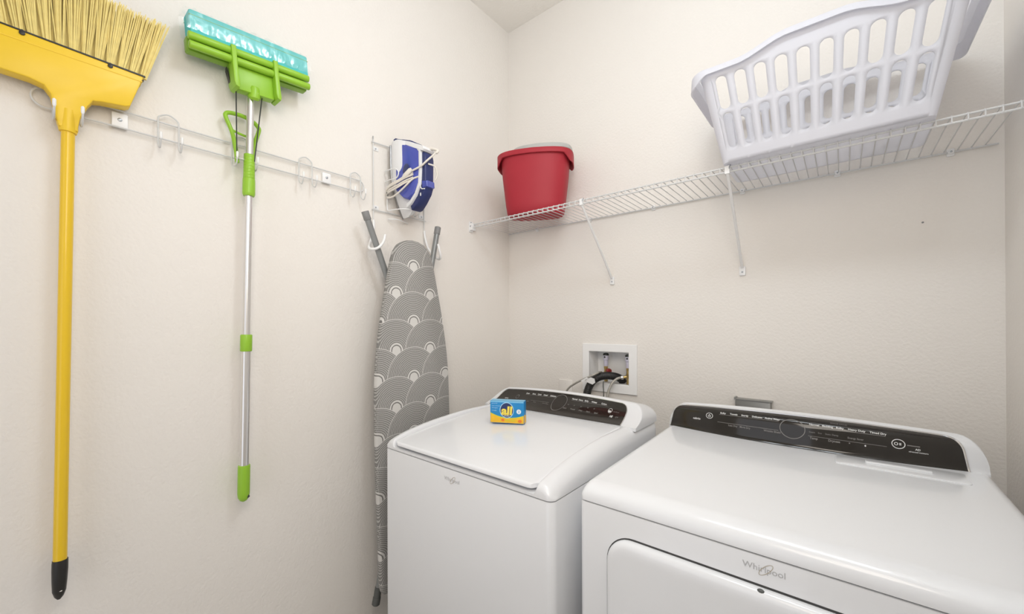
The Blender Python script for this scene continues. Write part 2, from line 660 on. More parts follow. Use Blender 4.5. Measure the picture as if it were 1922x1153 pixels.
b = MB(); b.prism([(-1.873, 1.957), (-1.5695, 1.957), (-1.5685, 1.9595), (-1.8735, 1.9595)], lambda y, z, d: V(0.037 + d, y, z), -0.0176, 0.0186)
obj('head_ridge', b, 'yellow', t)
b = MB(); b.prism([(-1.877, 1.986), (-1.875, 1.983), (-1.567, 1.972), (-1.563, 1.9725), (-1.5635, 1.9755)], lambda y, z, d: V(0.037 + d, y, z), -0.018, 0.0188)
obj('edge_strip', b, 'black', t)
for y, z in ((-1.770, 1.975), (-1.629, 1.970)):
    b = MB(); b.cyl((0.053, y, z), (0.0580, y, z), 0.0048, n=14, bev=0.001)
    b.box((0.0545, y - 0.0015, z), (0.0565, y + 0.0015, z + 0.008))
    obj('rivet', b, 'black', t)
b = MB()
for row in (0.027, 0.037, 0.047):
    ys = [-1.862 + i * 0.0208 for i in range(15)]
    for y0 in ys:
        y0 += 0.004 if row > 0.04 else (-0.003 if row < 0.03 else 0.012)
        if y0 > -1.566:
            continue
        for s in range(46):
            a = random.uniform(0, 2 * PI)
            q = math.sqrt(random.random())
            by, bx = y0 + q * math.cos(a) * 0.0066, row + q * math.sin(a) * 0.0055
            fan = (y0 + 1.70) * 0.27
            ty = y0 + fan + q * math.cos(a) * 0.0165 + random.uniform(-.002, .002)
            tx = row + (row - 0.037) * 0.9 + q * math.sin(a) * 0.011
            tz = 2.130 + random.uniform(-0.007, 0.006) + (-(y0 + 1.55)) * 0.03
            my, mx_ = lerp(by, ty, 0.5) + random.uniform(-.0012, .0012), lerp(bx, tx, 0.5)
            zb = 1.974 - (y0 + 1.70) * 0.03
            b.tube([(bx, by, zb), (mx_, my, lerp(zb, tz, 0.5)), (tx, ty, tz)], [0.0013, 0.0013, 0.0009], 4)
o = obj('bristles', b, 'bristle', t, smooth=False, weld=False, recalc=False)
o['kind'] = 'stuff'
b = MB(); b.cyl((0.037, -1.6995, 1.80), (0.046, -1.7135, 0.742), 0.0118, n=24)
obj('handle', b, 'yellow_handle', t)
b = MB()
pts = [(0.0455, -1.7128, 0.764), (0.0458, -1.7131, 0.757), (0.046, -1.7133, 0.742), (0.046, -1.714, 0.715), (0.046, -1.7145, 0.692), (0.046, -1.7148, 0.679), (0.046, -1.715, 0.672)]
b.tube(pts, [0.0132, 0.0136, 0.0136, 0.0128, 0.0115, 0.0078, 0.003], 22)
cap = obj('end_cap', b, 'black', t)
b = MB(); b.tube([(0.0555, -1.7135, 0.700), (0.0565, -1.7130, 0.694), (0.0550, -1.7125, 0.688)], [0.0015, 0.0032, 0.0012], 10, flat=(V(1, 0, 0), 0.4))
obj('hang_hole', b, 'wall_plate', cap)

# ================================================================== hook rail
t = thing('hook_rail', (0.012, -1.335, 1.80), 'long white wire rail with five pairs of hooks screwed to the left wall', 'hook rail')
ZT, ZB, YL, YR = 1.8815, 1.8365, -1.757, -0.913
rr_ = (ZT - ZB) / 2
path = []
for i in range(13):
    a = R(90 + 180 * i / 12)
    path.append((0.014, YL + rr_ + rr_ * math.cos(a), (ZT + ZB) / 2 + rr_ * math.sin(a)))
for i in range(13):
    a = R(-90 + 180 * i / 12)
    path.append((0.014, YR - rr_ + rr_ * math.cos(a), (ZT + ZB) / 2 + rr_ * math.sin(a)))
b = MB(); b.tube(path, 0.0024, 8, closed=True)
obj('rail_wire', b, 'white_wire', t)
for (yc, dx, hw) in ((-1.7005, 0.078, 0.0225), (-1.5095, 0.056, 0.0225), (-1.331, 0.070, 0.0275), (-1.1375, 0.056, 0.0225), (-0.9500, 0.056, 0.0215)):
    pth = []
    z0 = 1.806
    for s in (-1, 1):
        hk = [(dx, yc + s * hw, z0 + 0.030), (dx, yc + s * hw, z0 + 0.018), (dx - 0.006, yc + s * hw, z0 + 0.004), (dx * 0.6 + 0.008, yc + s * hw, z0 - 0.004),
              (0.026, yc + s * hw, z0 + 0.004), (0.019, yc + s * hw, z0 + 0.02)]
        up_ = [(0.019, yc + s * hw, 1.87), (0.0185, yc + s * hw, 1.884), (0.018, yc + s * hw * 0.86, 1.896)]
        seg = hk + up_
        if s > 0:
            seg = seg[::-1]
        pth += seg
        if s < 0:
            pth.append((0.018, yc, 1.906))
    b = MB(); b.tube(spl(pth, 5), 0.0021, 8)
    hkp = obj('double_hook', b, 'white_wire', t)
    for s in (-1, 1):
        b = MB(); b.tube([(dx, yc + s * hw, 1.822), (dx, yc + s * hw, 1.826), (dx, yc + s * hw, 1.838), (dx, yc + s * hw, 1.8405)], [0.0022, 0.0034, 0.0034, 0.0015], 10)
        obj('hook_tip', b, 'white_plastic', hkp)
for y in (-1.607, -1.0585):
    b = MB(); b.prism(rrect(0.0155, 0.0185, 0.003, 3, y, 1.8565), lambda p, q, d: V(d, p, q), 0.0005, 0.0115, 0.001)
    pl_ = obj('mounting_plate', b, 'white_plastic', t)
    screw_on(pl_, (0.0115, y, 1.8575), (1, 0, 0), 0.0048)

# ================================================================== sponge mop
t = thing('sponge_mop', (0.055, -1.33, 0.775), 'lime green sponge mop with steel pole hanging head up on the hook rail', 'mop')
TOP = V(0.052, -1.3180, 2.036)
BOT = V(0.052, -1.3385, 0.778)


def pole(z, x=None):
    k = (z - BOT.z) / (TOP.z - BOT.z)
    return BOT.lerp(TOP, k)


b = MB(); b.cyl(pole(1.24), pole(2.05), 0.0102, n=20)
obj('upper_pole', b, 'steel', t)
b = MB(); b.cyl(pole(0.87), pole(1.245), 0.0130, n=20)
obj('lower_pole', b, 'steel', t)
b = MB()
zz = [1.717, 1.722, 1.727, 1.765, 1.770, 1.7705]
rr = [0.0148, 0.0168, 0.0172, 0.0168, 0.0164, 0.0146]
z = 1.771
while z < 1.838:
    zz += [z, z + 0.0012, z + 0.0075, z + 0.0082]
    rr += [0.0150, 0.0156 - 0.012 * (z - 1.771) * 1.0, 0.0156 - 0.012 * (z - 1.771), 0.0146]
    z += 0.0095
zz += [1.842]
rr += [0.0125]
b.tube([pole(k) for k in zz], rr, 22)
obj('grip_sleeve', b, 'green', t)
b = MB(); b.cyl(pole(1.235), pole(1.287), 0.0160, n=22, bev=0.0025)
obj('collar', b, 'green', t)
b = MB(); b.tube([pole(k) for k in (0.886, 0.885, 0.88, 0.80, 0.787, 0.778, 0.774)], [0.0135, 0.0160, 0.0164, 0.0164, 0.0148, 0.0095, 0.003], 22)
cap = obj('end_cap', b, 'green', t)
b = MB(); b.tube([pole(0.796) + V(0.011, 0.009, 0), pole(0.790) + V(0.0115, 0.0095, 0), pole(0.784) + V(0.0090, 0.0070, 0)], [0.0015, 0.0042, 0.0015], 10)
obj('hang_hole', b, 'black', cap)
HA = R(4.6)
HC = V(0.066, -1.3155, 2.113)


def HM(a, bb, x=0.0):
    return V(HC.x + x, HC.y + a * math.cos(HA) - bb * math.sin(HA), HC.z + a * math.sin(HA) + bb * math.cos(HA))


b = MB(); b.prism(rrect(0.160, 0.034, 0.006, 3, 0.003, 0.060), lambda p, q, d: HM(p, q, d), -0.036, 0.020, 0.005)
sp = obj('sponge', b, 'sponge', t)
b = MB(); b.prism([(-0.157, 0.0775), (0.163, 0.0775), (0.163, 0.0785), (-0.157, 0.0785)], lambda p, q, d: HM(p, q, d), -0.0362, 0.0206)
obj('sponge_groove', b, 'green_dark', sp)
b = MB()
rows = []
nu = 60
for side in range(9):
    row = []
    for i in range(nu + 1):
        a = lerp(-0.166, 0.170, i / nu)
        prof = [(0.037, 0.0265), (0.050, 0.0278), (0.075, 0.0265), (0.093, 0.023), (0.103, 0.008), (0.103, -0.020), (0.096, -0.040), (0.07, -0.043), (0.037, -0.042)][side]
        w_ = 0.0028 * math.sin(a * 170 + side * 1.7) + 0.0022 * math.sin(a * 310 + side * 3.1)
        row.append(HM(a, prof[0] + w_ * (1 if 2 < side < 6 else 0.4), prof[1] - 0.0035 + abs(w_) * 0.9))
    rows.append(row)
b.grid(rows)
obj('plastic_wrap', b, 'film', sp)
for bb, x, mm in ((-0.0045, 0.018, 'green'), (0.0215, 0.016, 'green')):
    b = MB()
    for (a0, a1) in ((-0.163, -0.0625), (-0.0505, 0.0515), (0.0635, 0.163)):
        b.cyl(HM(a0, bb, x), HM(a1, bb, x), 0.0108, n=18, bev=0.003)
    b.cyl(HM(-0.160, bb, x), HM(0.160, bb, x), 0.005, n=10)
    obj('roller', b, mm, t)
b = MB(); b.prism(rrect(0.163, 0.020, 0.005, 3, 0, 0.008), lambda p, q, d: HM(p, q, d), -0.030, -0.002, 0.003)
obj('roller_frame', b, 'green_dark', t)
b = MB(); b.prism(rrect(0.052, 0.036, 0.004, 3, 0.0, -0.046), lambda p, q, d: HM(p, q, d), -0.022, 0.010, 0.003)
obj('bracket_plate', b, 'green', t)
for s in (-1, 1):
    a = s * 0.057
    o2 = [(a - 0.0065, 0.034), (a - 0.0065, -0.070), (a - 0.003, -0.082), (a + 0.006, -0.086), (a + 0.0085, -0.078), (a + 0.0065, -0.03), (a + 0.0062, 0.034)]
    b = MB(); b.prism(o2, lambda p, q, d: HM(p, q, d), -0.024, 0.031, 0.002)
    arm = obj('bracket_arm', b, 'green', t)
b = MB(); b.prism([(-0.0685, -0.018), (-0.0625, -0.055), (-0.0618, -0.062), (-0.0640, -0.062), (-0.070, -0.03)], lambda p, q, d: HM(p, q, d), -0.02, -0.006)
obj('arm_slot', b, 'black', arm)
b = MB(); b.tube([HM(-0.002, -0.060, 0.000), HM(-0.0025, -0.066, 0), HM(-0.003, -0.090, -0.004), HM(-0.003, -0.094, -0.006)], [0.014, 0.0165, 0.0165, 0.012], 20)
hub = obj('pole_hub', b, 'green', t)
hp = HM(0.001, -0.078, 0.0105)
screw_on(hub, hp, (0.85, -0.5, 0), 0.0042, 'white_plastic', 'hub_screw')
for p0, p1 in (((0.060, -1.3590, 2.045), (0.062, -1.3575, 1.824)), ((0.060, -1.2880, 2.040), (0.062, -1.3105, 1.826))):
    b = MB(); b.tube([p0, p1], 0.0018, 8)
    obj('pull_rod', b, 'rod', t)
b = MB()
lev = [(0.046, -1.352, 1.815), (0.042, -1.354, 1.850), (0.036, -1.362, 1.905), (0.032, -1.376, 1.944), (0.031, -1.378, 1.958), (0.031, -1.368, 1.966), (0.031, -1.335, 1.969),
       (0.032, -1.306, 1.962), (0.033, -1.290, 1.948), (0.033, -1.289, 1.936), (0.036, -1.298, 1.905), (0.042, -1.309, 1.86), (0.046, -1.313, 1.815)]
b.tube(spl(lev, 5), 0.0060, 10, flat=(V(1, 0, 0), 1.1))
b.tube(spl([(0.032, -1.362, 1.915), (0.031, -1.335, 1.910), (0.032, -1.300, 1.907)], 5), 0.0038, 8)
lv = obj('squeeze_lever', b, 'green', t)
b = MB()
for y in (-1.3545, -1.3095):
    b.sphere((0.054, y, 1.826), 0.0042, 10)
b.tube([(0.054, -1.3545, 1.826), (0.054, -1.3095, 1.826)], 0.002, 8)
obj('lever_pin', b, 'steel', lv)

# ================================================================== iron and board rack
t = thing('ironing_rack', (0.01, -0.737, 1.60), 'white wire wall rack holding the iron and ironing board', 'rack')
b = MB()
b.tube(spl([(0.006, -0.866, 2.068), (0.006, -0.866, 2.06), (0.006, -0.866, 1.77), (0.007, -0.866, 1.70), (0.008, -0.866, 1.655)], 4), 0.0023, 8)
b.tube([(0.006, -0.610, 2.075), (0.006, -0.610, 1.655)], 0.0023, 8)
b.tube([(0.009, -0.874, 2.056), (0.009, -0.602, 2.070)], 0.0022, 8)
b.tube([(0.009, -0.874, 1.782), (0.009, -0.602, 1.786)], 0.0022, 8)
obj('wire_frame', b, 'white_wire', t)
for (y, sg) in ((-0.812, 1), (-0.664, -1)):
    b = MB()
    b.tube(spl([(0.009, y, 1.952), (0.05, y - 0.004 * sg, 1.950), (0.088, y - 0.003 * sg, 1.944), (0.102, y, 1.926), (0.088, y, 1.908), (0.05, y - 0.004 * sg, 1.908), (0.009, y, 1.910)], 5), 0.0022, 8)
    obj('side_loop', b, 'white_plastic', t)
b = MB()
b.tube(spl([(0.009, -0.802, 1.872), (0.014, -0.806, 1.84), (0.014, -0.806, 1.80), (0.020, -0.804, 1.790), (0.06, -0.792, 1.790), (0.094, -0.772, 1.790), (0.103, -0.737, 1.790), (0.094, -0.704, 1.790), (0.06, -0.684, 1.790), (0.014, -0.670, 1.794), (0.014, -0.668, 1.84), (0.009, -0.67, 1.872)], 5), 0.0023, 8)
b.tube(spl([(0.009, -0.800, 1.757), (0.032, -0.765, 1.757), (0.009, -0.700, 1.757)], 4), 0.0021, 8)
obj('iron_cradle', b, 'white_plastic', t)
for p in ((0.002, -0.853, 2.035), (0.002, -0.853, 1.795), (0.002, -0.622, 2.045), (0.002, -0.622, 1.802)):
    b = MB(); b.prism(rrect(0.014, 0.008, 0.003, 3, p[1], p[2]), lambda q, w, d: V(d, q, w), 0.0005, 0.003, 0.0008)
    tb = obj('screw_tab', b, 'white_plastic', t)
    screw_on(tb, (0.003, p[1], p[2]), (1, 0, 0), 0.0036)
for hk in ([(0.008, -0.866, 1.74), (0.012, -0.868, 1.710), (0.024, -0.882, 1.672), (0.045, -0.906, 1.632), (0.070, -0.923, 1.611), (0.094, -0.921, 1.604), (0.108, -0.906, 1.611), (0.111, -0.888, 1.634), (0.107, -0.877, 1.664)],
           [(0.008, -0.610, 1.74), (0.012, -0.609, 1.710), (0.022, -0.603, 1.668), (0.038, -0.590, 1.634), (0.058, -0.578, 1.614), (0.078, -0.578, 1.611), (0.090, -0.586, 1.624), (0.092, -0.594, 1.648), (0.089, -0.598, 1.672)]):
    b = MB(); b.tube(spl(hk, 5), 0.0052, 10)
    obj('board_hook', b, 'white_plastic', t)

# ================================================================== steam iron
IY = -0.737
t = thing('steam_iron', (0.03, IY, 1.765), 'blue and white steam iron hung nose down in the wall rack', 'iron')


def iron_hw(z):
    k = (z - 1.765) / 0.305
    return 0.064 * (1 - (1 - min(1, k * 1.35)) ** 2.1) + 0.0005


def outline(z0, z1, sc, n=22, back=0.010):
    zs = [lerp(z0, z1, (i / n) ** 1.6) for i in range(n + 1)]
    L_ = [(IY - iron_hw(z) * sc, z) for z in zs]
    R_ = [(IY + iron_hw(z) * sc, z) for z in reversed(zs)]
    return L_ + R_[:-1]


def lay(z0, z1, sc, x):
    return [V(x + 0.0 * (p[1] - 1.9), p[0], p[1]) for p in outline(z0, z1, sc)]


b = MB(); b.loft([lay(1.765, 2.058, 0.95, 0.022), lay(1.764, 2.060, 1.0, 0.024), lay(1.764, 2.060, 1.0, 0.029), lay(1.766, 2.056, 0.95, 0.031)])
obj('soleplate', b, 'sole', t)
b = MB(); b.loft([lay(1.767, 2.062, 0.93, 0.031), lay(1.767, 2.066, 0.95, 0.036), lay(1.766, 2.070, 0.985, 0.045), lay(1.768, 2.072, 0.975, 0.065), lay(1.774, 2.070, 0.93, 0.082), lay(1.782, 2.066, 0.84, 0.096),
                  lay(1.788, 2.060, 0.70, 0.106)])
obj('body_shell', b, 'iron_white', t)


def slab_profile(mb, prof, hw0, hw1, x0, x1, bev=0.006):
    """prof: (x,z) outline; half width narrows linearly in x from hw0 to hw1"""
    def hwx(x):
        return lerp(hw0, hw1, min(1, max(0, (x - x0) / (x1 - x0))))
    n = len(prof)
    cx = sum(p[0] for p in prof) / n
    cz = sum(p[1] for p in prof) / n
    rings = []
    for (k, ins) in ((-1, bev), (-0.90, bev * .3), (-0.78, 0), (0.78, 0), (0.90, bev * .3), (1, bev)):
        ring = []
        for (x, z) in prof:
            d = Vector((cx - x, cz - z))
            d = d.normalized() * ins if d.length > 1e-6 else d
            ring.append(V(x + d.x, IY + k * hwx(x), z + d.y))
        rings.append(ring)
    mb.loft(rings)


b = MB()
tank = [(0.0620, 1.862), (0.0980, 1.828), (0.1200, 1.822), (0.1475, 1.842), (0.1713, 1.878), (0.1760, 1.935), (0.1750, 2.010), (0.1625, 2.028), (0.0780, 2.058), (0.0620, 2.05)]
slab_profile(b, tank, 0.061, 0.033, 0.07, 0.16)
tk = obj('water_tank', b, 'iron_blue', t)
b = MB()
arch = [(0.1625, 2.030), (0.1750, 2.026), (0.1850, 2.012), (0.1860, 1.94), (0.1820, 1.876), (0.1575, 1.834), (0.1275, 1.806), (0.1000, 1.792), (0.1000, 1.806), (0.1188, 1.816), (0.1500, 1.842), (0.1725, 1.880), (0.1770, 1.94), (0.1750, 2.008), (0.1625, 2.020)]
slab_profile(b, arch, 0.036, 0.032, 0.10, 0.17, 0.002)
obj('white_arch', b, 'iron_white', t)
b = MB()
heel = [(0.031, 2.056), (0.031, 2.076), (0.060, 2.080), (0.120, 2.060), (0.200, 2.022), (0.204, 2.010), (0.196, 2.004), (0.165, 2.018), (0.10, 2.050), (0.06, 2.060)]
slab_profile(b, heel, 0.058, 0.030, 0.03, 0.20, 0.003)
obj('heel_rest', b, 'iron_white', t)
b = MB(); slab_profile(b, [(0.030, 2.078), (0.030, 2.088), (0.040, 2.092), (0.055, 2.086), (0.12, 2.066), (0.12, 2.061), (0.06, 2.079)], 0.050, 0.03, 0.03, 0.12, 0.002)
obj('heel_trim', b, 'iron_navy', t)
b = MB()
grip = [(0.184, 2.006), (0.197, 2.000), (0.203, 1.980), (0.203, 1.905), (0.203, 1.862), (0.192, 1.838), (0.158, 1.806), (0.130, 1.786), (0.116, 1.784), (0.112, 1.797), (0.130, 1.808), (0.160, 1.834), (0.184, 1.872), (0.187, 1.94)]
slab_profile(b, grip, 0.026, 0.022, 0.11, 0.20, 0.006)
gr = obj('handle_grip', b, 'iron_navy', t)
b = MB(); slab_profile(b, [(0.186, 1.888), (0.210, 1.886), (0.212, 1.862), (0.188, 1.858)], 0.027, 0.020, 0.18, 0.21, 0.003)
obj('steam_button', b, 'iron_blue', gr)
b = MB(); b.tube(spl([(0.183, IY - 0.0270, 1.892), (0.180, IY - 0.0275, 1.872), (0.186, IY - 0.0270, 1.856), (0.204, IY - 0.0255, 1.852)], 4), 0.0022, 8)
obj('button_bezel', b, 'iron_white', gr)
b = MB(); b.sphere((0.118, IY - 0.0500, 1.940), 0.021, 14, sc=(1.0, 0.25, 1.2))
obj('handle_opening', b, 'iron_navy', tk)
b = MB(); b.box((0.176, IY - 0.0262, 1.829), (0.181, IY - 0.0245, 1.841))
obj('grip_mark', b, 'iron_white', gr)
# cord wound round the body
b = MB()
for k, (dz, dy, dx) in enumerate(((0.0, 0.0, 0.0), (0.010, -0.003, 0.004), (-0.010, -0.002, -0.004), (0.018, 0.0, 0.0))):
    pth = [(0.150 + dx, -0.777 + dy, 1.905 + dz), (0.118 + dx, -0.793 + dy, 1.894 + dz), (0.085, -0.806 + dy, 1.880 + dz), (0.045, -0.813 + dy, 1.870 + dz), (0.022 - k * 0.001, -0.810 + dy, 1.862 + dz * .7),
           (0.016, -0.790, 1.855 + dz * .7)]
    b.tube(spl(pth, 5), 0.0036, 8)
pth = [(0.016, -0.790, 1.85), (0.022, -0.812, 1.842), (0.05, -0.812, 1.836), (0.085, -0.806, 1.846), (0.12, -0.795, 1.870), (0.150, -0.780, 1.897), (0.172, -0.768, 1.905)]
b.tube(spl(pth, 5), 0.0036, 8)
pth = [(0.222, -0.725, 2.004), (0.232, -0.735, 1.990), (0.215, -0.758, 1.962), (0.192, -0.768, 1.944), (0.160, -0.780, 1.932), (0.140, -0.786, 1.926)]
b.tube(spl(pth, 5), 0.0038, 8)
pth = [(0.185, -0.733, 2.026), (0.205, -0.728, 2.020), (0.226, -0.722, 2.012), (0.236, -0.722, 2.004), (0.232, -0.728, 1.996)]
b.tube(spl(pth, 5), 0.0058, 10)
pth = [(0.205, -0.745, 1.955), (0.222, -0.725, 1.945), (0.224, -0.715, 1.915), (0.216, -0.72, 1.892)]
b.tube(spl(pth, 5), 0.0034, 8)
cd_ = obj('power_cord', b, 'cord', t)
b = MB(); b.tube([(0.152, -0.786, 1.936), (0.146, -0.789, 1.931), (0.122, -0.797, 1.912), (0.112, -0.800, 1.904)], [0.006, 0.0105, 0.0105, 0.006], 12, flat=(V(0, 1, 0), 0.7))
pg = obj('plug', b, 'cord', cd_)
b = MB(); b.sphere((0.030, -0.8175, 1.858), 0.0032, 8); b.sphere((0.034, -0.8175, 1.847), 0.0032, 8)
obj('plug_prong', b, 'dark_cap', pg)

# ================================================================== ironing board
BXF = 0.135
CZ, CY = 1.0, -0.752
TIL = R(1.0)
COVER_PO, COVER_QO = 0.0, 0.0


def BD(p, q, x):
    """board plane: p across, q height -> world"""
    return V(x, CY + p * math.cos(TIL) - (q - CZ) * math.sin(TIL), q + p * math.sin(TIL))


hwt = [(0.290, 0.145), (0.294, 0.160), (0.305, 0.168), (0.34, 0.173), (0.45, 0.174), (0.60, 0.177), (0.80, 0.180), (0.98, 0.180), (1.10, 0.177), (1.20, 0.169), (1.35, 0.146), (1.50, 0.116), (1.575, 0.099), (1.605, 0.089),
       (1.628, 0.074), (1.645, 0.052), (1.654, 0.028), (1.657, 0.0)]
zs = [h[0] for h in hwt]
right = [(sinterp(hwt, z), z) for z in sorted(set(zs + [0.290 + 0.028 * i for i in range(49)]))]
right = [p for p in right if p[0] > 0.0005]
left = [(-p[0], p[1]) for p in reversed(right)]
outl = right + [(0.0, 1.657)] + left
t = thing('ironing_board', (0.10, -0.752, 0.235), 'ironing board with grey scallop patterned cover hanging beside the washer', 'ironing board')
# pattern phase: a scallop centre lies at (y -0.766, z 1.323); object origin is the thing's base
_oy, _oz = -0.752, 0.235
COVER_PO = -(5.0 + (-0.764 - _oy)) + 0.165 / 2 + 0.165 * 40
COVER_QO = -(5.0 + (1.325 - _oz)) + 0.1115 * 60
M['cover'] = cover_mat()
b = MB(); b.prism(outl, BD, BXF - 0.030, BXF, 0.010)
obj('fabric_cover', b, 'cover', t)
b = MB(); b.prism([(p[0] * 0.90, lerp(1.0, p[1], 0.97)) for p in outl], BD, BXF - 0.036, BXF - 0.028)
obj('metal_deck', b, 'grey_tube', t)
for (a0, a1, mcap) in (((0.083, -0.947, 1.741), (0.066, -0.600, 0.90), 'grey_cap'), ((0.060, -0.575, 1.752), (0.072, -0.893, 0.262), 'grey_cap')):
    a0, a1 = Vector(a0), Vector(a1)
    b = MB(); b.cyl(a0, a1, 0.0118, n=18)
    lg = obj('leg_tube', b, 'grey_tube', t)
    d = (a1 - a0).normalized()
    b = MB(); b.cyl(a0 - d * 0.004, a0 + d * 0.030, 0.0140, n=18, bev=0.002)
    obj('rubber_cap', b, 'grey_cap', lg)
d = (Vector((0.072, -0.893, 0.262)) - Vector((0.060, -0.575, 1.752))).normalized()
e0 = Vector((0.072, -0.893, 0.262))
b = MB(); b.tube([e0 - d * 0.03, e0 + d * 0.005, e0 + d * 0.006, e0 + d * 0.032, e0 + d * 0.036], [0.0135, 0.0135, 0.0148, 0.0150, 0.011], 18)
obj('rubber_foot', b, 'dark_cap', lg)

# ================================================================== wire shelf
SZ, SY = 1.830, -0.305
t = thing('wire_shelf', (RX / 2, -0.15, SZ), 'white wire shelf running across the whole back wall', 'shelf')
b = MB()
n = 66
for i in range(n):
    x = 0.014 + i * 0.0274
    b.tube([(x, -0.006, SZ), (x, SY + 0.002, SZ), (x, SY - 0.0035, SZ - 0.003), (x, SY - 0.0045, SZ - 0.020)], 0.00155, 6)
obj('deck_wires', b, 'white_wire', t)
b = MB(); b.tube([(0.006, SY, SZ - 0.0040), (RX - 0.006, SY, SZ - 0.0040)], 0.0028, 8); b.tube([(0.006, SY - 0.002, SZ - 0.0195), (RX - 0.006, SY - 0.002, SZ - 0.0195)], 0.0030, 8)
obj('front_rails', b, 'white_wire', t)
b = MB(); b.tube([(0.006, -0.007, SZ - 0.0040), (RX - 0.012, -0.007, SZ - 0.0040)], 0.0028, 8)
obj('back_rail', b, 'white_wire', t)
for (xt, xf) in ((0.648, 0.637), (1.187, 1.177)):
    top = V(xt, SY - 0.004, SZ - 0.022)
    foot = V(xf, -0.010, 1.532)
    b = MB(); b.tube([top, foot], 0.0060, 10, flat=(V(1, 0, 0), 0.8))
    b.prism(rrect(0.0105, 0.0175, 0.003, 3, xf, 1.518), lambda p, q, d: V(p, d, q), -0.0005, -0.0085, 0.001)
    b.box((xt - 0.007, SY - 0.010, SZ - 0.026), (xt + 0.007, SY + 0.001, SZ - 0.0005))
    br = obj('support_bracket', b, 'white_plastic', t)
    screw_on(br, (xf, -0.0085, 1.514), (0, -1, 0), 0.0036)
    b = MB(); b.tube(spl([(xt + 0.006, SY - 0.0065, SZ - 0.020), (xt + 0.006, SY - 0.009, SZ - 0.006), (xt + 0.009, SY - 0.004, SZ + 0.002)], 3), 0.002, 6)
    obj('bracket_hook', b, 'screw', br)
for x in (0.202, 0.520, 0.832, 1.178, 1.463, 1.726):
    b = MB()
    b.prism(rrect(0.0085, 0.011, 0.003, 3, x, SZ - 0.004), lambda p, q, d: V(p, d, q), -0.0005, -0.0055, 0.001)
    b.tube([(x - 0.006, -0.007, SZ - 0.004), (x + 0.006, -0.007, SZ - 0.004)], 0.0062, 10)
    cl = obj('wall_clip', b, 'white_plastic', t)
    screw_on(cl, (x, -0.0132, SZ - 0.0035), (0, -1, 0.2), 0.0028)
for (x0, x1, sx) in ((0.0005, 0.020, 1), (RX - 0.020, RX - 0.0005, -1)):
    b = MB(); b.box((min(x0, x1), SY - 0.014, SZ - 0.034), (max(x0, x1), SY + 0.014, SZ + 0.001))
    xx = x0 if sx > 0 else x1
    b.box((min(xx, xx + sx * 0.004), SY - 0.016, SZ - 0.042), (max(xx, xx + sx * 0.004), SY + 0.010, SZ + 0.012))
    eb = obj('end_bracket', b, 'white_plastic', t)
    screw_on(eb, (xx + sx * 0.004, SY - 0.004, SZ + 0.006), (sx, 0, 0), 0.0032)
    screw_on(eb, (xx + sx * 0.010, SY - 0.014, SZ - 0.014), (0, -1, 0), 0.0040)

# ================================================================== red bucket
BC = V(0.332, -0.195, 0)
WD, DD = V(0.891, 0.454, 0), V(0.454, -0.891, 0)
t = thing('mop_bucket', (BC.x, BC.y, SZ + 0.0035), 'red plastic mop bucket with grey wringer in the left corner of the wire shelf', 'bucket')


def buck(hw, hd, z, n=56, ox=0.0, ridge=0.010):
    pts = []
    for i in range(n):
        a = 2 * PI * i / n
        c, s = math.cos(a), math.sin(a)
        e = 2 / 3.2
        w = hw * math.copysign(abs(c) ** e, c)
        d = hd * math.copysign(abs(s) ** e, s)
        if s > 0:
            d += ridge * (1 - min(1, abs(w) / hw)) * 1.0
        pts.append(BC + WD * (w + ox) + DD * d + V(0, 0, z))
    return pts


Z0 = SZ + 0.0018
b = MB()
b.loft([buck(0.117, 0.060, Z0), buck(0.128, 0.070, Z0 + 0.002), buck(0.136, 0.077, Z0 + 0.012), buck(0.142, 0.083, Z0 + 0.05), buck(0.157, 0.094, Z0 + 0.18), buck(0.165, 0.101, Z0 + 0.280),
        buck(0.160, 0.096, Z0 + 0.280), buck(0.153, 0.089, Z0 + 0.18), buck(0.128, 0.074, Z0 + 0.02)])
obj('bucket_body', b, 'red', t)


def rimring(hw, hd, z, droop=0.0):
    r = buck(hw, hd, z)
    for i, p in enumerate(r):
        a = 2 * PI * i / len(r)
        k = max(0, (abs(math.cos(a)) - 0.72) / 0.28)
        p.z -= droop * min(1, k * 1.6)
    return r


b = MB()
b.loft([rimring(0.165, 0.1005, Z0 + 0.266, 0.0), rimring(0.179, 0.108, Z0 + 0.264, 0.030), rimring(0.1825, 0.1105, Z0 + 0.266, 0.032), rimring(0.1825, 0.1105, Z0 + 0.284), rimring(0.179, 0.108, Z0 + 0.288), rimring(0.165, 0.099, Z0 + 0.290),
        rimring(0.159, 0.094, Z0 + 0.286), rimring(0.160, 0.095, Z0 + 0.270)], False, False)
obj('rim', b, 'red', t)
b = MB()
b.loft([buck(0.140, 0.090, Z0 + 0.290, ox=0.034), buck(0.143, 0.093, Z0 + 0.293, ox=0.034), buck(0.143, 0.093, Z0 + 0.307, ox=0.034), buck(0.139, 0.089, Z0 + 0.313, ox=0.034), buck(0.122, 0.072, Z0 + 0.313, ox=0.034),
        buck(0.114, 0.064, Z0 + 0.301, ox=0.034), buck(0.050, 0.040, Z0 + 0.20, ox=0.034)], False, True)
obj('wringer', b, 'grey_plastic', t)

# ================================================================== laundry basket
KC = V(1.418, -0.218, 0)
KZ, KH = SZ + 0.0018, 0.285
t = thing('laundry_basket', (KC.x, KC.y, KZ), 'white slotted plastic laundry basket on the right end of the wire shelf', 'basket')
BH, TH = (0.240, 0.118), (0.300, 0.163)
RB, RT = 0.018, 0.032


def wave(x):
    d = abs(x - KC.x)
    return 0.032 * (1 - (lambda q: q * q * (3 - 2 * q))(min(1, max(0, (d - 0.06) / 0.13))))


def kper(tt, n_long=None):
    """ring of the basket wall at height fraction tt as list of (pos) with fixed sampling"""
    pass


